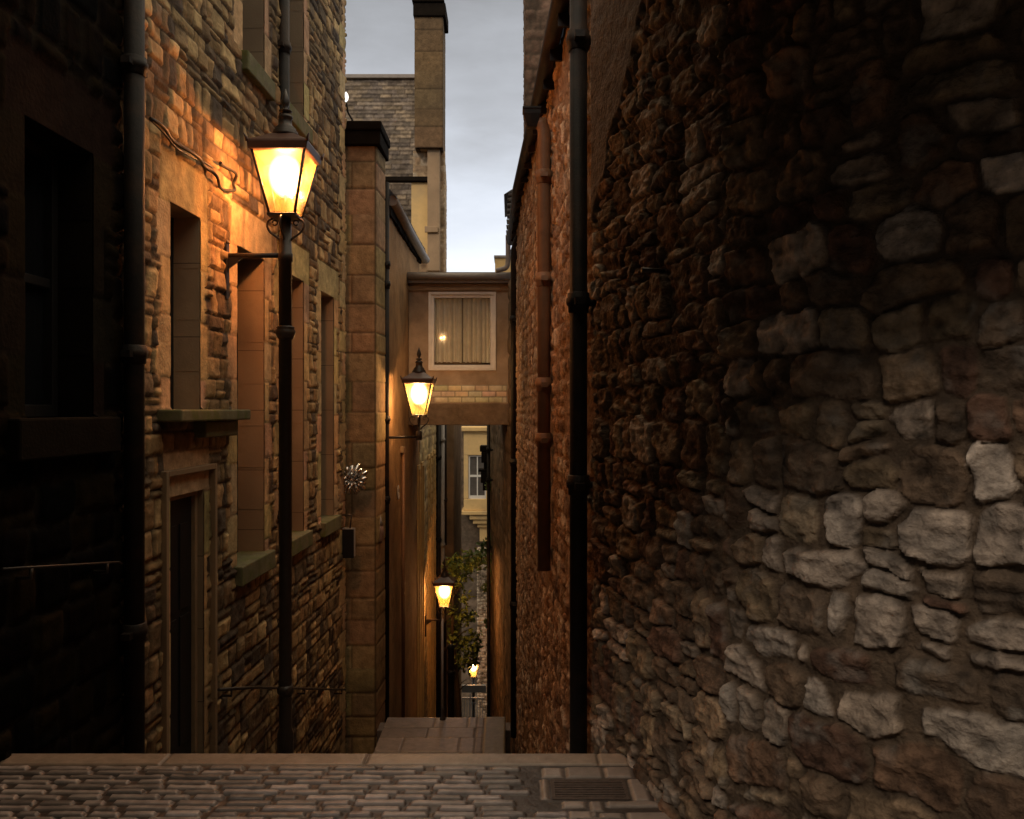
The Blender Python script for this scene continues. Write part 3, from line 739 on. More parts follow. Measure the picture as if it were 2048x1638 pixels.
MB().tube([(cx, cy, cz), (cx, 10.36, cz)], .015).build('stalk', M_LAMPIRON, t)
t = empty('hanging_sign', (X(690,9.85), 9.85, Z(1085,9.85)), 'blank black hanging sign board with a thin pale edge, below the steel flower', 'sign')
sx0, sx1 = X(668,9.85), X(708,9.85)
MB().box(sx0, sx1, 9.835, 9.865, Z(1116,9.85), Z(1059,9.85)).build('board', M_DARKWOOD, t, .003)
b = MB(); b.box(sx0, sx1+.012, 9.83, 9.87, Z(1058.5,9.85), Z(1056,9.85)); b.box(sx1+.002, sx1+.012, 9.83, 9.87, Z(1112,9.85), Z(1059,9.85))
b.build('edging', M_PALEPAINT, t)
MB().tube([(wx(9.85)-.0, 9.85, Z(1030,9.85)), (sx1-.03, 9.85, Z(1030,9.85)), (sx1-.05, 9.85, Z(1058,9.85))], .010, 8).build('hanger', M_LAMPIRON, t)
t = empty('wall_lantern', (X(762,10.8), 10.7, Z(1060,10.7)), 'small unlit pale wall light by the slim pipe below the pier', 'wall light')
lx, ly = X(759,10.6), 10.6
MB().lathe(lx, ly, [(.03, Z(1086,10.6)), (.055, Z(1080,10.6)), (.06, Z(1062,10.6)), (.045, Z(1050,10.6))], 16).build('shade', mat('opal_shade', (.26,.17,.13), .4, noise=.1, bump=0), t)
MB().lathe(lx, ly, [(.05, Z(1049.5,10.6)), (.03, Z(1040,10.6)), (.012, Z(1030,10.6))], 16).build('cap', M_PALEPAINT, t)
MB().tube([(lx, ly, Z(1030,10.6)), (lx, ly, Z(1027,10.6)), (lx-.12, ly, Z(1027,10.6))], .010, 8).build('arm', M_PALEPAINT, t)

# ================================================================== rendered house on the left, running under the bridge
rend = empty('rendered_house', (-1.72, 14, -3), 'orange-brown rendered house wall with a sagging slated eave left of the bridge', 'building')
pathR = Path([(-1.72, 10.95), (-1.72, 14.75)], side=-1)
us = grid_lines(0, pathR.L, .05); zs = grid_lines(-7, 4.4, .05)
masonry('wall', pathR, 0, us, zs, [], M_HARL, rend, mortar=(.36,.22,.11), mnoise=.012, depth=3, seed=31)
b = MB()
pts = [(-1.66, 11.05, 4.50), (-1.64, 12.5, 4.44), (-1.62, 14.2, 4.40), (-1.61, 14.9, 4.40)]
b.tube(pts, .075, 10); b.build('gutter', M_LEAD, rend)
b = MB()
for i in range(33):
    y0 = 11.0 + i*.115; dz = rng.uniform(-.012, .012)
    M_ = lambda p: Vector((-1.60 - p.x*.8, p.y, 4.53 + p.x*.9 + p.z + dz))
    b.box(0, .55, y0, y0+.108, 0, .018, M_); b.box(.45, 3.2, y0, y0+.108, .022, .04, M_)
b.build('slate_roof', M_SLATE, rend)
b = MB()
for i in range(16):
    y0 = 11.0+i*.24; b.box(-1.80, -1.69+rng.uniform(0,.02), y0, y0+.225, 4.30+rng.uniform(-.02,.01), 4.42)
b.build('eave_course', M_NEARBLACK, rend, .01)
# small fittings on it
MB().tube([(-1.68, 12.3, Z(895,12.3)), (-1.68, 12.3, -3.5)], .028, 10).build('conduit', M_BROWNIRON, rend)
MB().box(-1.72, -1.66, 12.22, 12.36, Z(905,12.3), Z(893,12.3)).build('conduit_head', M_DRESSED, rend, .004)
MB().tube([(-1.69, 11.85+.06*math.cos(g), Z(985,11.85)+.10*math.sin(g)) for g in [i*math.pi/8 for i in range(17)]], .009, 6).build('iron_ring', M_PALEPAINT, rend)

# far ochre wall under the bridge, with tall dark openings
och = empty('ochre_shop_wall', (-1.72, 18, -5), 'weathered ochre wall with tall narrow dark openings seen under the bridge', 'building')
pathO = Path([(-1.73, 14.77), (-1.80, 16.9), (-1.80, 19.6)], side=-1)
S = courses(0, 5, -8, 5.6, (.16,.26), (.25,.5), rng, pal=[(.55,.42,.22),(.50,.38,.19),(.44,.34,.20),(.58,.46,.26)], split=.2)
us = grid_lines(0, pathO.L, .04); zs = grid_lines(-8, 1.95, .04)
masonry('wall', pathO, 0, us, zs, S, M_STONE, och, mortar=(.28,.2,.12), amp=.02, edge=.02, depth=3, seed=44)
# tall narrow openings start on the rendered wall beyond the bridge
for (y0, y1, zt) in ((14.5,14.75,.50),(15.1,15.35,.52),(16.9,17.2,.55),(17.5,17.8,.57),(18.1,18.4,.59)):
    xw = -1.73 if y0 < 15.5 else -1.80
    b = MB(); b.box(xw-.02, xw+.035, y0-.06, y0, -6.5, zt+.08); b.box(xw-.02, xw+.035, y1, y1+.06, -6.5, zt+.08); b.box(xw-.02, xw+.035, y0, y1, zt, zt+.08)
    wo = b.build('window', M_OCHRE, och)
    MB().box(xw-.02, xw+.012, y0, y1, -6.5, zt).build('pane', M_GLASS_DK, wo)
# brown harled house whose front faces up the close
brown = empty('brown_harled_house', (-1.4, 19.6, -5), 'plain brown harled house front straight ahead under the bridge, left of the oriel', 'building')
pathB = Path([(-2.6, 19.55), (X(908,19.55), 19.55), (X(908,19.55), 22.5)], side=-1, soft=.01)
us = grid_lines(0, pathB.L, .05); zs = grid_lines(-9, 2.0, .05)
masonry('wall', pathB, 0, us, zs, [], M_HARL, brown, mortar=(.27,.185,.115), mnoise=.01, depth=2, seed=47)

# ================================================================== gable with chimney beyond
YG = 16.9
gab = empty('slate_roofed_house', (-3, YG, 0), 'steep grey-brown slate roof and tall square chimney left of the sky', 'building')
pathG = Path([(-6.0, YG), (X(889,YG), YG), (X(889,YG)-.17, YG+2.5)], side=-1, soft=.01)
UG = lambda px: X(px, YG)+6.0
PAL_G = [(.42,.30,.18),(.35,.25,.15),(.30,.21,.13),(.48,.37,.25),(.36,.24,.14),(.54,.43,.30)]
ZR = 9.33
S = []; v = 3.6; k = 0
while v < ZR:
    h_ = .105 if v > 7.2 else .125; u = -(.11 if k % 2 else 0.); wd = .22
    while u < 5.2:
        w2 = wd*rng.uniform(.8, 1.15); q = rng.uniform(.6, 1.25); S.append([u, u+w2, v, v+h_, 2, tuple(x*q for x in rng.choice([(.20,.16,.12),(.17,.14,.11),(.23,.18,.125),(.14,.115,.095)])), rng.random(), 0]); u += w2
    v += h_; k += 1
pathRf = Path([(-7.2, 16.95-.2), (-2.0, 16.95-.2)], side=-1)
us = np.concatenate([grid_lines(0, 2.4, .08), grid_lines(2.45, pathRf.L, .022)]); zs = grid_lines(3.6, ZR, .020)
masonry('slate_roof', pathRf, 0, us, zs, S, M_STONE, gab, mortar=(.08,.06,.045), amp=.035, depth=.1, seed=51, lean=.32)
S = courses(0, pathG.L, 2.5, Z(296,YG), (.09,.2), (.16,.34), rng, pal=PAL_G, split=.2)
us = grid_lines(X(826,YG)+6., pathG.L, .03); zs = grid_lines(2.5, Z(302,YG), .03)
masonry('gable_wall', pathG, 0, us, zs, S, M_STONE, gab, mortar=(.40,.29,.17), amp=.01, edge=.02, rnd=.4, warp=.012, depth=.2, seed=52, gap=.005)
b = MB(); b.box(X(824,YG), X(857,YG), YG-.12, YG-.05, Z(520,YG), Z(368,YG)); b.build('rendered_panel', M_OCHRE, gab, .01)
b = MB(); b.box(X(760,YG), X(857,YG), YG-.2, YG-.04, Z(367,YG), Z(358,YG)); b.build('lead_valley', M_NEARBLACK, gab, .01)
YR = 16.75 + .32*(ZR-3.6)
b = MB(); b.box(-7, X(834,YR)+.1, YR-.10, YR+.15, ZR-.03, ZR+.06); b.build('ridge_flashing', M_LEAD, gab, .01)
pathC = Path([(X(833,YG), YG+.3), (X(833,YG), YG-.3), (X(888,YG), YG-.3), (X(888,YG)-.05, YG+.9)], side=-1, soft=.005)
S = []; v = Z(305,YG); 
while v < Z(30,YG):
    h = rng.uniform(.34,.46); S.append([0, pathC.L, v, v+h, 1, tuple(x*rng.uniform(.92,1.04) for x in (.15,.098,.05)), rng.random(), 0]); v += h
us = grid_lines(0, pathC.L, .03, (.6, .6+X(888,YG)-X(833,YG))); zs = grid_lines(Z(305,YG), Z(30,YG), .03)
chim = masonry('chimney', pathC, 0, us, zs, S, M_STONE, gab, mortar=(.06,.04,.025), depth=.1, seed=53)
cx0, cx1 = X(833,YG), X(888,YG)
MB().box(cx0+.02, cx1-.06, YG-.28, YG+.38, Z(305,YG)+.01, Z(40,YG)).build('core', M_DRESSED, chim)
MB().box(cx0-.03, cx1+.06, YG-.36, YG+.45, Z(48,YG), Z(22,YG)).box(cx0-.05, cx1+.03, YG-.40, YG+.5, Z(22,YG)+.002, Z(12,YG)).build('chimney_cap', M_NEARBLACK, chim, .02)
MB().lathe(X(862,YG), YG, [(.13, Z(12,YG)), (.12, Z(0,YG)), (.12, Z(-20,YG)), (.15, Z(-24,YG)), (.15, Z(-30,YG))], 16).build('chimney_pot', M_BRICKRED, chim)
# narrow buttress below the shaft
MB().box(X(857,YG), X(881,YG), YG-.22, YG, Z(545,YG), Z(305,YG)).build('buttress', M_DRESSED, gab, .01)
MB().box(X(852,YG), X(878,YG), YG-.27, YG-.225, Z(470,YG), Z(458,YG)).build('buttress_band', M_DRESSED, gab, .01)
t = empty('globe_light', (X(692,15), 15, Z(193,15)), 'tiny bright white globe light at the top of the tenement corner', 'globe light')
MB().lathe(X(692,15), 15, [(.01, Z(204,15)), (.04, Z(199,15)), (.05, Z(194,15)), (.04, Z(189,15)), (.01, Z(184,15))], 14).build('globe', M_LITGLOBE, t)
MB().tube([(X(692,15), 15, Z(204,15)), (X(692,15)-.05, 15.4, Z(208,15)), (X(692,15)-.05, YG, Z(208,15))], .02, 8).build('arm', M_IRON, t)

# ================================================================== bridge across the close
YB = 13.2
br = empty('covered_bridge', (-.8, YB, 1.4), 'small covered bridge with a curtained window spanning the close', 'bridge')
pathBr = Path([(-1.715, YB), (.06, YB)], side=-1)
UB = lambda px: X(px, YB)+1.715
S = [] 
brick = (.80,.70,.54)
for r_, (za, zb_) in enumerate(((Z(805,YB), Z(793.5,YB)), (Z(793.5,YB), Z(782,YB)), (Z(782,YB), Z(770.5,YB)))):
    u = UB(868) - (.113 if r_ % 2 else .0)
    while u < UB(1014):
        S.append([u, min(u+.227, UB(1014)), za, zb_, 1, tuple(x*rng.uniform(.88,1.08) for x in brick), .7, 0]); u += .227
hB = (UB(857), UB(992), Z(741,YB), Z(584,YB))
us = grid_lines(0, pathBr.L, .016, hB[:2]); zs = grid_lines(Z(850,YB), Z(568,YB), .016, hB[2:])
def hband(U, V): return ((V < Z(806,YB)).astype(float))
masonry('facade', pathBr, 0, us, zs, S, M_HARL, br, mortar=(.40,.31,.23), mnoise=.006, depth=1.5, seed=60, holes=[hB], dressed_h=.012, gap=.006,
        harl=(hband, (.20,.15,.11), .012))
b = MB()
b.box(-1.72, UB(857)-1.715-.06, YB-.03, YB-.008, Z(582,YB), Z(572,YB)); b.box(X(855,YB)-.06, X(994,YB)+.06, YB-.05, YB-.008, Z(583,YB)+.01, Z(575,YB))
b.box(X(995,YB), .05, YB-.03, YB-.008, Z(582,YB), Z(572,YB))
b.build('frieze', M_DRESSED, br, .006)
b = MB(); b.box(-1.80, .10, YB-.12, YB+1.6, Z(568,YB)+.002, Z(560,YB)); b.tube([(-1.75, YB-.14, Z(556,YB)), (.08, YB-.14, Z(556,YB))], .055, 12)
b.build('gutter', M_LEAD, br)
b = MB(); b.box(-1.78, .09, YB-.10, YB+1.6, Z(555,YB), Z(546,YB)); b.build('flat_roof', M_LEAD, br, .01)
x0, x1, z0, z1 = X(857,YB), X(992,YB), Z(741,YB), Z(584,YB)
wf = MB(); t_ = .045
wf.box(x0, x0+t_, YB-.03, YB+.06, z0, z1); wf.box(x1-t_, x1, YB-.03, YB+.06, z0, z1); wf.box(x0+t_, x1-t_, YB-.03, YB+.06, z1-t_, z1); wf.box(x0+t_, x1-t_, YB-.03, YB+.06, z0, z0+t_)
win = wf.build('window', M_WHITEWOOD, br, .006)
i0, i1, j0, j1 = x0+t_, x1-t_, z0+t_, z1-t_; t2 = .05
sf = MB(); sf.box(i0, i0+t2, YB+.0, YB+.05, j0, j1); sf.box(i1-t2, i1, YB+.0, YB+.05, j0, j1); sf.box(i0+t2, i1-t2, YB, YB+.05, j1-t2, j1); sf.box(i0+t2, i1-t2, YB, YB+.05, j0, j0+t2)
sf.build('sash', M_WHITEWOOD, win, .006)
MB().add([(i0+t2-.01, YB+.03, j0+t2-.01), (i1-t2+.01, YB+.03, j0+t2-.01), (i1-t2+.01, YB+.03, j1-t2+.01), (i0+t2-.01, YB+.03, j1-t2+.01)], [(0,1,2,3)]).build('pane', M_WGLASS, win)
for side in (0, 1):
    n = 60; xa = i0+.03 if side == 0 else (i0+i1)/2+.006; xb = (i0+i1)/2-.006 if side == 0 else i1-.03
    vs = []; fs = []
    for i in range(n+1):
        f_ = i/n; xx = xa + (xb-xa)*f_; yy = YB+.11+.022*math.sin(f_*38+side)+.012*math.sin(f_*17+1)
        vs += [(xx, yy, j0+.09), (xx, yy, j1-.02)]
        if i: fs.append((2*i-2, 2*i, 2*i+1, 2*i-1))
    MB().add(vs, fs, True).build('curtain', M_CURTAIN, win)
rm = MB(); rm.add([(i0-.3, YB+.09, z0-.2), (i1+.3, YB+.09, z0-.2), (i1+.3, YB+1.3, z0-.2), (i0-.3, YB+1.3, z0-.2)], [(0,1,2,3)])
rm.box(i0-.2, i1+.2, YB+1.2, YB+1.3, z0-.2, z1+.2); rm.box(i0-.3, i0-.25, YB+.09, YB+1.3, z0-.2, z1+.2); rm.box(i1+.25, i1+.3, YB+.09, YB+1.3, z0-.2, z1+.2)
rm.box(i0-.3, i1+.3, YB+.09, YB+1.3, z1+.1, z1+.14)
rm.box(i0+.05, i1-.2, YB+.10, YB+.17, j0+.02, j0+.10)
rm.build('room', mat('room_wall', (.22,.16,.11), .8), win)

# ================================================================== near right rubble wall
def rx(Y): return 1.324 - .22*Y
ptsN = [(rx(4.06), 4.06), (rx(2.7), 2.7), (.905, 2.35), (1.175, 2.05), (2.23, 1.13), (2.75, -.4), (3.3, -5.5)]  # last stretch, behind the viewer, added to darken the left side
pathN = Path(ptsN, side=-1, soft=.22)
LA = pathN.c[1]; LB = pathN.c[4]
PAL_N = [(.19,.13,.078),(.15,.10,.062),(.22,.165,.105),(.115,.08,.052),(.18,.105,.062),(.34,.28,.22),(.10,.062,.038),(.17,.12,.07),(.12,.066,.042),(.27,.21,.155)]
rg = random.Random(5)
S = courses(0, LA, -1.7, 4.6, (.08,.21), (.11,.36), rg, pal=PAL_N, split=.34, proud=(.1,1.))
S2 = courses(LA, pathN.L, -1.7, 4.6, (.10,.20), (.11,.29), rg, pal=PAL_N, split=.2, proud=(.1,1.1))
S2 = [s for s in S2 if s[1] > LA+.03]
for s_ in S2: s_[0] = max(s_[0], LA)
S = [s for s in S if s[0] < LA-.03]
for s_ in S: s_[1] = min(s_[1], LA)
for s_ in S2:
    if .55 < s_[2] < 1.45 and rg.random() < (.34 if s_[0] < LA+1. else .16):
        k_ = rg.uniform(.8, 1.15); s_[5] = tuple(q*k_ for q in (.29,.23,.175)); s_[6] = rg.uniform(.7, 1.1)
S += S2
wallN = empty('rubble_wall', (rx(3), 3, 0), 'massive rough rubble wall of rounded stones filling the right side', 'wall')
us = np.concatenate([grid_lines(0, LA, .0085)[:-1], grid_lines(LA, LB, .0065), np.linspace(LB+.02, pathN.L, 80)]); zs = np.concatenate([grid_lines(-1.7, -.11, .016), grid_lines(-.1, 3.0, .0070), grid_lines(3.012, 4.6, .014)])
def harlN(U, V):
    edge_ = 2.55 + (U)*.83/.75 + .10*(fbm(U*5, V*5, 3, 3)-.5)*2
    m = np.clip((V - edge_)/.03, 0, 1)
    return m*(U < LA*.9)
masonry('masonry', pathN, 0, us, zs, S, M_RUBBLE, wallN, mortar=(.105,.072,.045), amp=.027, edge=.009, gap=.0042, warp=.030, wscale=6, rot=.20, packed=True, smear=.0042,
        surf=.013, sscale=19, depth=.8, seed=77, mnoise=.020, tilt=1.3, harl=(harlN, (.11,.085,.065), .03), bulge=.4)
nail = MB()
for (u, v) in ((LA*.62, 2.16),):
    x_, y_, nx, ny = pathN.at(u)
    nail.tube([(float(x_+nx*.0), float(y_+ny*.0), v), (float(x_+nx*.10), float(y_+ny*.10), v)], .010, 8)
nail.build('iron_peg', M_LAMPIRON, wallN)

# ================================================================== right-hand house, rubble lit orange
PR = [(.50, 4.10), (.42, 4.45), (.386, 5.0), (.139, 9.2), (.035, 12.1)]
pathH = Path(PR, side=1, soft=.2)
rh = empty('rubble_house', (.3, 7, 0), 'low-eaved rubble house glowing orange beside the drainpipes on the right', 'building')
PAL_H = [(.30,.18,.10),(.26,.15,.085),(.21,.13,.08),(.36,.24,.15),(.17,.10,.065),(.42,.33,.24)]
S = courses(0, pathH.L, -3.3, 4.12, (.07,.19), (.09,.30), rg, pal=PAL_H, split=.3)
us = grid_lines(0, pathH.L, .019); zs = grid_lines(-3.3, 4.22, .0165)
masonry('wall', pathH, 0, us, zs, S, M_RUBBLE, rh, mortar=(.27,.165,.095), amp=.015, edge=.012, gap=.004, warp=.022, wscale=7, surf=.009, sscale=20, rot=.14, packed=True, smear=.026,
        depth=.8, seed=91, mnoise=.01, tilt=.9)
g = MB(); PG = [(.33, 4.5, 4.20), (.31, 5.0, 4.19), (.19, 7.2, 4.17), (.065, 9.2, 4.15), (-.02, 12.0, 4.13)]
g.tube(PG, .060, 12); g.build('gutter', M_IRON, rh)
b = MB()
for i in range(len(PG)-1):
    (xa, ya, za), (xb, yb, zb_) = PG[i], PG[i+1]
    for (d0, d1, e0, e1) in ((.0, .5, .055, .075), (.05, 3., .075, .11)):
        b.add([(xa+d0, ya, za+e0+d0*.8), (xb+d0, yb, zb_+e0+d0*.8), (xb+d1, yb, zb_+e0+d1*.8), (xa+d1, ya, za+e0+d1*.8),
               (xa+d0, ya, za+e1+d0*.8), (xb+d0, yb, zb_+e1+d0*.8), (xb+d1, yb, zb_+e1+d1*.8), (xa+d1, ya, za+e1+d1*.8)],
              [(0,1,2,3),(7,6,5,4),(0,4,5,1),(1,5,6,2),(2,6,7,3),(3,7,4,0)])
b.build('slate_roof', M_SLATE, rh)
for i in range(14):
    b = MB(); y = 5.1 + i*.5; x_ = np.interp(y, [p[1] for p in PG], [p[0] for p in PG])
    b.box(float(x_)-.01, float(x_)+.12, y-.012, y+.012, 4.05, 4.16)
    b.build('gutter_bracket', M_IRON, rh)
# chimney stack rising behind the eave
pathS = Path([(X(1053,9.6), 10.9), (X(1053,9.6), 9.6), (1.6, 9.6)], side=-1, soft=.01)
S = courses(0, pathS.L, 4.3, 8.2, (.10,.2), (.15,.4), rg, pal=[(.13,.085,.06),(.10,.07,.05),(.16,.10,.07)], split=.2)
us = grid_lines(0, pathS.L, .03, (1.3,)); zs = grid_lines(4.2, 8.2, .03)
stk = masonry('chimney', pathS, 0, us, zs, S, M_STONE, rh, mortar=(.07,.05,.035), amp=.02, edge=.02, depth=.3, seed=95)

# ================================================================== house beyond on the right, past the bridge
far_r = empty('dark_side_house', (0, 16, -3), 'dark narrow house wall on the right beneath and beyond the bridge', 'building')
pathF = Path([(-.105, 14.02), (-.58, 19.5), (-.60, 23)], side=1, soft=.1)
us = grid_lines(0, pathF.L, .06); zs = grid_lines(-11, 1.9, .06)
S = courses(0, pathF.L, -11, 4.2, (.2,.35), (.3,.6), rg, pal=[(.20,.15,.10),(.17,.13,.09),(.24,.17,.11)], split=.2)
masonry('wall', pathF, 0, us, zs, S, M_STONE, far_r, mortar=(.09,.07,.05), amp=.03, edge=.03, depth=2, seed=99)
pathF2 = Path([(.035, 12.12), (-.10, 14.0)], side=1, soft=.1)
us = grid_lines(0, pathF2.L, .06); zs = grid_lines(-11, 3.7, .06)
masonry('wall', pathF2, 0, us, zs, S, M_STONE, far_r, mortar=(.09,.07,.05), amp=.03, edge=.03, depth=2, seed=98)
YT = 12.6
b = MB(); b.box(X(1030,YT), 1.6, YT, YT+1.4, 4.15, Z(400,YT)); b.build('attic_wall', M_NEARBLACK, far_r)
b = MB()
for i in range(9):
    z = Z(478,YT) + i*.085
    b.tube([(X(1012+i*.5,YT), YT-.06, z), (X(1034,YT), YT-.06, z+.02)], .040, 8)
b.build('pantile_verge', M_SLATE, far_r)
b = MB(); b.add([(X(1008,YT), YT-.1, Z(392,YT)), (X(1022,YT), YT-.1, Z(383,YT)), (1.6, YT-.1, Z(383,YT)+.6), (1.6, YT-.1, Z(383,YT)+.5),
                 (X(1008,YT), YT+1.4, Z(392,YT)), (X(1022,YT), YT+1.4, Z(383,YT)), (1.6, YT+1.4, Z(383,YT)+.6), (1.6, YT+1.4, Z(383,YT)+.5)],
                [(0,1,2,3),(7,6,5,4),(0,4,5,1),(1,5,6,2),(2,6,7,3),(3,7,4,0)]); b.build('roof', M_SLATE, far_r)
YE = 12.9
b = MB(); b.tube(spline([(X(1016,YE), YE, Z(470,YE)), (X(1016,YE), YE, Z(520,YE)), (X(1013,YE), YE, Z(534,YE)), (X(1003,YE), YE, Z(539,YE)), (X(992,YE), YE, Z(541,YE))], 5), .040, 12)
b.build('elbow_pipe', M_LEAD, far_r)
t = empty('distant_chimney', (X(1005,22), 22, 4), 'small yellow chimney stack just peeping above the bridge roof', 'chimney stack')
MB().box(X(990,22), X(1040,22), 22, 22.8, 2, Z(516,22)).build('stack', M_OCHRE, t, .01)
MB().box(X(988,22), X(1042,22), 21.95, 22.85, Z(516,22)+.002, Z(511,22)).build('coping', M_LEAD, t, .01)

# ================================================================== oriel house at the foot of the close
YO = 30.
ori = empty('oriel_house', (-1.5, YO, -6), 'distant house with a pale ochre oriel window framed under the bridge', 'building')
pathW = Path([(-7, YO+.6), (5, YO+.6)], side=-1)
us = grid_lines(0, 12, .12); zs = grid_lines(-15, 1.7, .12)
S = courses(0, 12, -15, 5, (.3,.45), (.5,.9), rg, pal=[(.13,.10,.07),(.11,.085,.06),(.15,.11,.075)], split=.1)
masonry('wall', pathW, 0, us, zs, S, M_STONE, ori, mortar=(.07,.055,.04), amp=.02, depth=3, seed=105)
ox0, ox1 = X(929,YO), X(984,YO)
o = MB(); zt, zl, zs_, zb_ = Z(862,YO), Z(909,YO), Z(995,YO), Z(1018,YO)
o.box(ox0, ox1, YO-.5, YO+.59, zl, zt); o.box(ox0, ox0+.17, YO-.5, YO+.59, zs_, zl-.001); o.box(ox1-.2, ox1, YO-.5, YO+.59, zs_, zl-.001); o.box(ox0, ox1, YO-.5, YO+.59, zb_, zs_-.001)
oriel = o.build('oriel', M_OCHRE, ori, .02)
MB().box(ox0-.14, ox1+.1, YO-.66, YO+.59, Z(862,YO)+.002, Z(853,YO)).build('cornice', M_OCHRE, oriel, .03)
MB().box(ox0-.10, ox1+.1, YO-.6, YO+.59, Z(1026,YO), Z(1018,YO)-.002).build('base_moulding', M_OCHRE, oriel, .02)
c = MB(); cx_ = X(968,YO)
for (h0, y0, y1, d) in ((.62,1027,1036,.5),(.50,1037,1045,.4),(.34,1046,1053,.28)):
    c.box(cx_-h0+.1, cx_+h0-.1, YO-d, YO+.59, Z(y1,YO), Z(y0,YO))
c.box(cx_-.16, cx_+.2, YO-.15, YO+.59, Z(1082,YO), Z(1053,YO)-.01); c.build('corbel', M_OCHRE, oriel, .03)
wx0, wx1 = ox0+.17, ox1-.2
f = MB(); yf = YO-.42
for (a, b_) in ((wx0, wx0+.06), (wx1-.06, wx1)): f.box(a, b_, yf, yf+.08, zs_, zl)
f.box(wx0+.06, wx1-.06, yf, yf+.08, zl-.06, zl); f.box(wx0+.06, wx1-.06, yf, yf+.08, zs_, zs_+.12); zm = Z(950,YO)
f.box(wx0+.06, wx1-.06, yf, yf+.08, zm-.04, zm+.04); f.box((wx0+wx1)/2-.02, (wx0+wx1)/2+.02, yf, yf+.07, zs_+.12, zm-.04); f.box((wx0+wx1)/2-.02, (wx0+wx1)/2+.02, yf, yf+.07, zm+.04, zl-.06)
wn_ = f.build('sash_window', M_OFFWHITE, oriel)
MB().box(wx0+.02, wx1-.02, yf+.04, yf+.06, zs_+.02, zl-.02).build('pane', mat('grey_glass', (.10,.09,.08), .15, bump=0), wn_)
# neighbour projecting carved corner (dark) in front of the oriel
dc = empty('carved_stone_corner', (X(972,24), 24, 0), 'dark carved stone corbels overlapping the right side of the oriel', 'stone corner')
c = MB()
for (xa, y0, y1) in ((960,891,903),(963,903,925),(957,938,943),(962,943,965),(966,965,980)):
    c.box(X(xa,24), X(981,24), 23.8, 24.4, Z(y1,24)+.001, Z(y0,24))
c.box(X(968,24), X(981,24), 23.85, 24.4, Z(938,24), Z(925,24)); c.build('corbel', M_NEARBLACK, dc, .02)
MB().box(X(974,24), X(990,24), 23.82, 24.45, Z(1090,24), Z(980,24)).build('shaft', M_NEARBLACK, dc, .02)

# pale mottled wall edge behind the leaves
pw = empty('pale_wall_edge', (X(965,27), 27, -8), 'narrow pale mottled wall edge behind the leaves', 'wall')
xa, xb = X(955.5,27), X(975,27)
pathQ = Path([(xa, 27.6), (xa, 27.0), (xb, 27.0)], side=-1, soft=.01)
S = courses(0, pathQ.L, -9, Z(1100,27), (.06,.13), (.08,.2), rg, pal=[(.50,.40,.28),(.42,.33,.24),(.10,.08,.05),(.55,.45,.33)], split=.3)
us = grid_lines(0, pathQ.L, .02, (.6,)); zs = grid_lines(-9.4, Z(1100,27), .02)
masonry('wall', pathQ, 0, us, zs, S, M_STONE, pw, mortar=(.34,.26,.18), amp=.03, edge=.02, warp=.03, depth=.3, seed=120)

# gate and railings at the bottom
gt = empty('iron_gate', (X(937,24), 24, -9), 'grey iron gate with upright bars at the foot of the steps', 'gate')
b = MB(); b.box(X(905,24), X(972,24), 23.95, 24.05, Z(1384,24), Z(1370,24)); b.build('top_panel', M_GREYMETAL, gt)
b = MB(); b.box(X(905,24), X(968,24), 23.97, 24.03, Z(1398,24), Z(1395,24)); b.box(X(940,24), X(942,24), 23.9, 23.99, Z(1480,24), Z(1385,24)); b.build('frame', M_PALEPAINT, gt)
for i in range(12):
    xx = X(908+i*5.2, 24); MB().tube([(xx, 24, Z(1480,24)), (xx, 24, Z(1396,24))], .010, 6).build('bar', M_GREYMETAL, gt)
MB().box(X(903,24), X(905,24), 23.9, 24.1, Z(1480,24), Z(1360,24)).build('gate_post', M_IRON, gt)
pb = empty('dark_bollard_post', (X(902,13.5), 13.5, -4.8), 'black iron post standing just right of the third lamp post', 'post')
MB().lathe(X(902,13.5), 13.5, [(.055, -5.2), (.055, Z(1300,13.5)), (.065, Z(1296,13.5)), (.06, Z(1291,13.5)), (.02, Z(1288,13.5))], 14).build('shaft', M_IRON, pb)
MB().lathe(X(902,13.5), 13.5, [(.056, Z(1350,13.5)), (.075, Z(1347,13.5)), (.075, Z(1342,13.5)), (.056, Z(1339,13.5))], 14).build('collar', M_IRON, pb)
t = empty('pale_handrail_post', (X(884,10.02), 9.93, -2.27), 'slim pale metal post rising from the edge of the landing', 'post')
MB().tube([(X(885,9.93), 9.93, -2.27), (X(885,9.93), 9.93, Z(1238,9.93))], .013, 10).build('shaft', M_PALEPAINT, t)
MB().lathe(X(885.5,9.93), 9.93, [(.040, -2.268), (.040, -2.25), (.024, -2.23), (.020, -2.14), (.013, -2.10)], 14).build('foot', M_LAMPIRON, t)

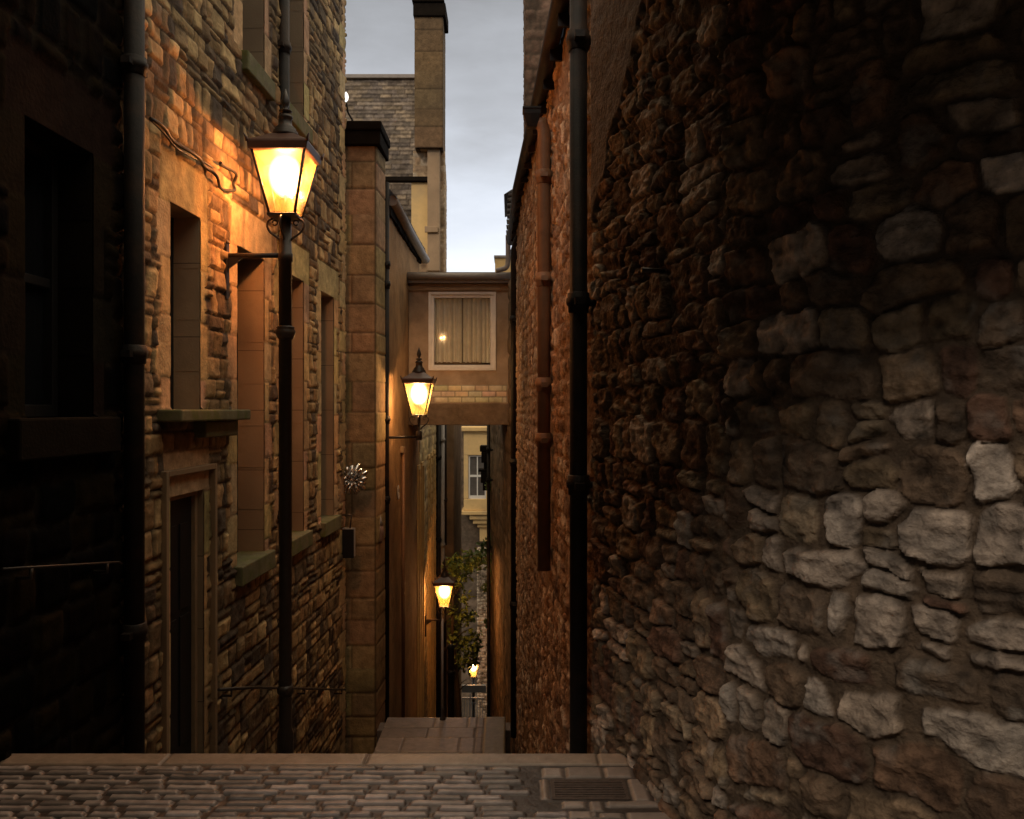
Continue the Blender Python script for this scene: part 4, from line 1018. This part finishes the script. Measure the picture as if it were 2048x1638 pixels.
# small tree behind the third lamp
tr = empty('small_tree', (X(930,17.2), 17.2, -9), 'small leafy tree between the third lamp and the pale wall edge', 'tree')
b = MB(); tx0 = X(916,17.2)
b.tube([(tx0+.1, 17.3, -8.6), (tx0+.05, 17.25, -6), (tx0, 17.2, -4.6), (tx0-.12, 17.15, -3.2), (tx0-.1, 17.15, -2.2)], [.09,.075,.06,.04,.015], 8)
for i in range(12):
    z = rng.uniform(-4.8, -2.2); g_ = rng.uniform(-math.pi, math.pi); l = rng.uniform(.2,.45)
    b.tube([(tx0-.05, 17.2, z), (tx0-.05+math.cos(g_)*l*.5, 17.2+math.sin(g_)*l*.4, z+.15), (tx0-.05+math.cos(g_)*l, 17.2+math.sin(g_)*l*.7, z+.22)], [.018,.012,.004], 5)
b.build('trunk', M_BARK, tr)
def leaves(clumps, name, parent, seed):
    r_ = random.Random(seed); b = MB()
    for (cx, cy, cz, rad, n) in clumps:
        for _ in range(n):
            d = Vector((r_.gauss(0,1), r_.gauss(0,1), r_.gauss(0,.8))); d = d.normalized()*rad*r_.random()**.5
            p = Vector((cx, cy, cz)) + d; s = r_.uniform(.035, .075)
            q = Matrix.Rotation(r_.uniform(0, 6.28), 3, 'Z') @ Matrix.Rotation(r_.uniform(-1.1, 1.1), 3, 'X') @ Matrix.Rotation(r_.uniform(-.7,.7), 3, 'Y')
            vs = [q @ Vector(v_) * s + p for v_ in ((0,-1,0),(.55,-.25,.1),(.5,.35,.05),(0,1.1,-.12),(-.5,.35,.05),(-.55,-.25,.1))]
            b.add(vs, [(0,1,2,3),(0,3,4,5)])
    return b.build(name, M_LEAF, parent)
cl = []
for (px, py, rad, n) in ((905,1125,.22,150),(925,1120,.25,170),(945,1115,.22,120),(915,1150,.24,160),(940,1145,.2,100),(960,1110,.2,120),(968,1095,.15,70),
                         (905,1215,.16,70),(925,1232,.22,150),(940,1240,.16,80),(905,1260,.2,110),(915,1275,.2,110),(935,1285,.22,130),(945,1300,.2,120),(950,1270,.15,70),
                         (925,1310,.22,120),(945,1320,.16,70),(912,1180,.2,80),(935,1190,.16,60),(930,1330,.25,120)):
    cl.append((X(px,17.2), 17.2+rng.uniform(-.35,.35), Z(py,17.2), rad, n))
cl = [(a, b_, c, r_*1.15, int(n*.62)) for a, b_, c, r_, n in cl]
leaves(cl, 'crown', tr, 3)
iv = empty('wall_shrub', (X(985,19), 19, -4), 'dark climbing shrub on the right wall below the oriel', 'shrub')
cl = []
for (px, py, rad, n) in ((985,965,.14,70),(978,972,.10,40),(992,1080,.2,110),(985,1120,.22,130),(995,1150,.22,130),(982,1175,.2,110),(992,1210,.2,120),(985,1250,.2,110),(995,1300,.22,120)):
    cl.append((X(px,18.2), 18.2+rng.uniform(-.3,.2), Z(py,18.2), rad, n))
leaves(cl, 'leaves', iv, 9)
b = MB(); b.tube([(X(998,18.4), 18.4, -8), (X(993,18.4), 18.3, -4.5), (X(988,18.4), 18.3, -1.5), (X(985,18.3), 18.2, Z(965,18.2))], [.04,.035,.02,.008], 6); b.build('stem', M_BARK, iv)

# ================================================================== ground, platform, steps, landing
def struct(o): o['kind'] = 'structure'; return o
prof = [(-60, -.6), (3.3, -.6), (3.5, -1.2), (8.0, -3.2), (10.5, -3.6), (14, -5.6), (25, -11.0), (45, -17.), (400, -30.)]
b = MB(); vs = []; fs = []
for y, z in prof: vs += [(-300, y, z), (300, y, z)]
for i in range(len(prof)-1): fs.append((2*i, 2*i+1, 2*i+3, 2*i+2))
struct(b.add(vs, fs).build('ground', M_SOIL))

PAL_P = [(.22,.185,.17),(.18,.155,.14),(.28,.24,.22),(.15,.128,.115),(.21,.178,.162)]
gr_x0, gr_x1, gr_y0, gr_y1 = .165, .485, 3.265, 3.44     # drain grate
rp_ = random.Random(23)
S = []
y = 3.565; row = 0
while y > -.6:
    h = rp_.uniform(.041, .049); x = -3.2 + rp_.uniform(0, .15)
    while x < .80:
        wd = rp_.uniform(.12, .26); k_ = rp_.uniform(.7, 1.2)
        inr = (x+wd > .12 and y > 3.20)
        if not inr and x+wd < rx(y)-.10:
            S.append([x+3.2, x+3.2+wd-rp_.choice((.012,.012,.03)), y-h+.6, y+.6, 0, tuple(q*k_ for q in rp_.choice(PAL_P)), rp_.uniform(.6,1), rp_.random()])
        x += wd
    y -= h
def slab(x0, x1, y0, y1, k=1., c=(.23,.185,.155)): S.append([x0+3.2, x1+3.2, y0+.6, y1+.6, 1, tuple(q*k for q in c), .5, 0])
xx = -3.2
while xx < .5:          # coping stones along the lip
    x2 = min(xx+rp_.uniform(.7,1.15), .53); slab(xx, x2, 3.57, 3.70, rp_.uniform(.9,1.1), (.24,.185,.14)); xx = x2
slab(.13, .225, 3.455, 3.55, 1.25); slab(.235, .40, 3.45, 3.56, .85); slab(.405, .53, 3.45, 3.56, .95)
slab(.12, .155, 3.26, 3.445, 1.1); slab(.495, .57, 3.20, 3.445, 1.0)
for (a, b_, c, d, k) in ((.20,.30,3.19,3.25,1.15),(.31,.37,3.16,3.25,.8),(.38,.60,3.195,3.25,.95),(.22,.32,3.10,3.17,1.1),(.34,.44,3.10,3.155,.9),(.45,.66,3.08,3.16,1.),(.62,.70,2.9,3.06,.9)):
    slab(a, b_, c, d, k)
holeG = (gr_x0+3.2, gr_x1+3.2, gr_y0+.6, gr_y1+.6)
us = grid_lines(0, 4.1, .0065, holeG[:2]); zs = np.concatenate([grid_lines(0, 3.45, .02), grid_lines(3.46, 4.3, .005, holeG[2:])])
struct(masonry('pavement', None, 0, us, zs, S, M_PAVE, None, mortar=(.04,.030,.025), amp=.014, edge=.003, rnd=.08, gap=.0045, warp=.0016, wscale=9, surf=.0016, sscale=24,
        dressed_h=.008, floor=(-3.2, -.6, 0.), depth=.28, seed=140, mnoise=.003, tilt=.22, holes=[holeG], bulge=.0))
b = MB(); b.box(.8, 3.2, -.6, 3.2, -.3, -.02); b.box(-3.2, 3.2, -8, -.62, -.3, -.005)
struct(b.build('road', M_PAVE_P := mat('plain_paving', (.14,.115,.10), .7, noise=.3, nscale=8, bump=.5)))
gr = empty('drain_grate', ((gr_x0+gr_x1)/2, (gr_y0+gr_y1)/2, 0), 'rusty rectangular drain grate set in the cobbles', 'drain grate')
b = MB(); t_ = .014
b.box(gr_x0, gr_x1, gr_y0, gr_y0+t_, -.04, .004); b.box(gr_x0, gr_x1, gr_y1-t_, gr_y1, -.04, .004); b.box(gr_x0, gr_x0+t_, gr_y0+t_, gr_y1-t_, -.04, .004); b.box(gr_x1-t_, gr_x1, gr_y0+t_, gr_y1-t_, -.04, .004)
b.build('frame', M_RUST, gr)
for i in range(7):
    y = gr_y0+t_+.008+i*.0210; MB().box(gr_x0+t_, gr_x1-t_, y, y+.011, -.03, .003).build('bar', M_RUST, gr)
MB().box(gr_x0, gr_x1, gr_y0, gr_y1, -.16, -.14).build('sump', M_NEARBLACK, gr)

b = MB(); n = 14; tread = (8.0-3.72)/n; rise = 2.27/n
for i in range(n):
    y0 = 3.72+i*tread; z = -(i+1)*rise
    b.box(-2.45, .95 if y0 < 4.3 else .42, y0, y0+tread+.03, z-.35, z)
struct(b.build('steps', M_PAVE_P, None, .008))
S = []; y = 0
rl = random.Random(4)
while y < 2.1:
    h = rl.uniform(.26,.42); x = -rl.uniform(0,.3)
    while x < 1.1:
        wd = rl.uniform(.35,.7); k_ = rl.uniform(.85,1.1); S.append([x, min(x+wd, 1.13), y, y+h, 1, tuple(q*k_ for q in (.20,.165,.145)), rl.random(), 0]); x += wd
    S.append([1.13, 1.22, y, y+h, 1, (.15,.115,.09), .1, 0]) ; y += h
S.append([1.22, 1.48, 0, 2.1, 1, (.15,.12,.075), .8, 0])
us = grid_lines(0, 1.48, .012); zs = grid_lines(0, 2.0, .012)
struct(masonry('landing', None, 0, us, zs, S, M_PAVE, None, mortar=(.11,.085,.07), dressed_h=.010, floor=(-1.56, 8.0, -2.27), depth=.8, seed=150, mnoise=.006))
b = MB(); y = 10.02; z = -2.27
while y < 28:
    z -= .165 if y < 14 else .16; d = .235 if y < 14 else .33
    b.box(-1.70, -.02, y, y+d+.02, z-.4, z); y += d
struct(b.build('steps', M_PAVE_P, None, .008))
# unseen slab added over the viewer to shade the near walls
shade_slab = empty('overhead_shade_slab', (0, 1.3, 2.9), 'dark slab added above the viewer, out of view, shading the near walls', 'building')
b = MB(); b.box(-3.1, 3.4, .3, 2.75, 3.06, 3.3); b.build('shade_panel', M_NEARBLACK, shade_slab)
sky_blk = empty('rear_sky_blocker', (0, -9, 0), 'dark block added behind the viewer to cut off low sky light', 'building')
b = MB(); b.box(-14, 14, -12, -9, -.6, 9.0); b.build('wall', M_NEARBLACK, sky_blk)  # unseen block, added to hold back low sky light from behind
b = MB(); b.box(-3.1, 3.4, .3, .5, 3.302, 4.6); b.box(-3.1, 3.4, 2.55, 2.75, 3.302, 4.6); b.build('wall', M_NEARBLACK, shade_slab)
# house filling the left beyond the tenement
print('verts', sum(len(o.data.vertices) for o in scene.objects if o.type == 'MESH'))
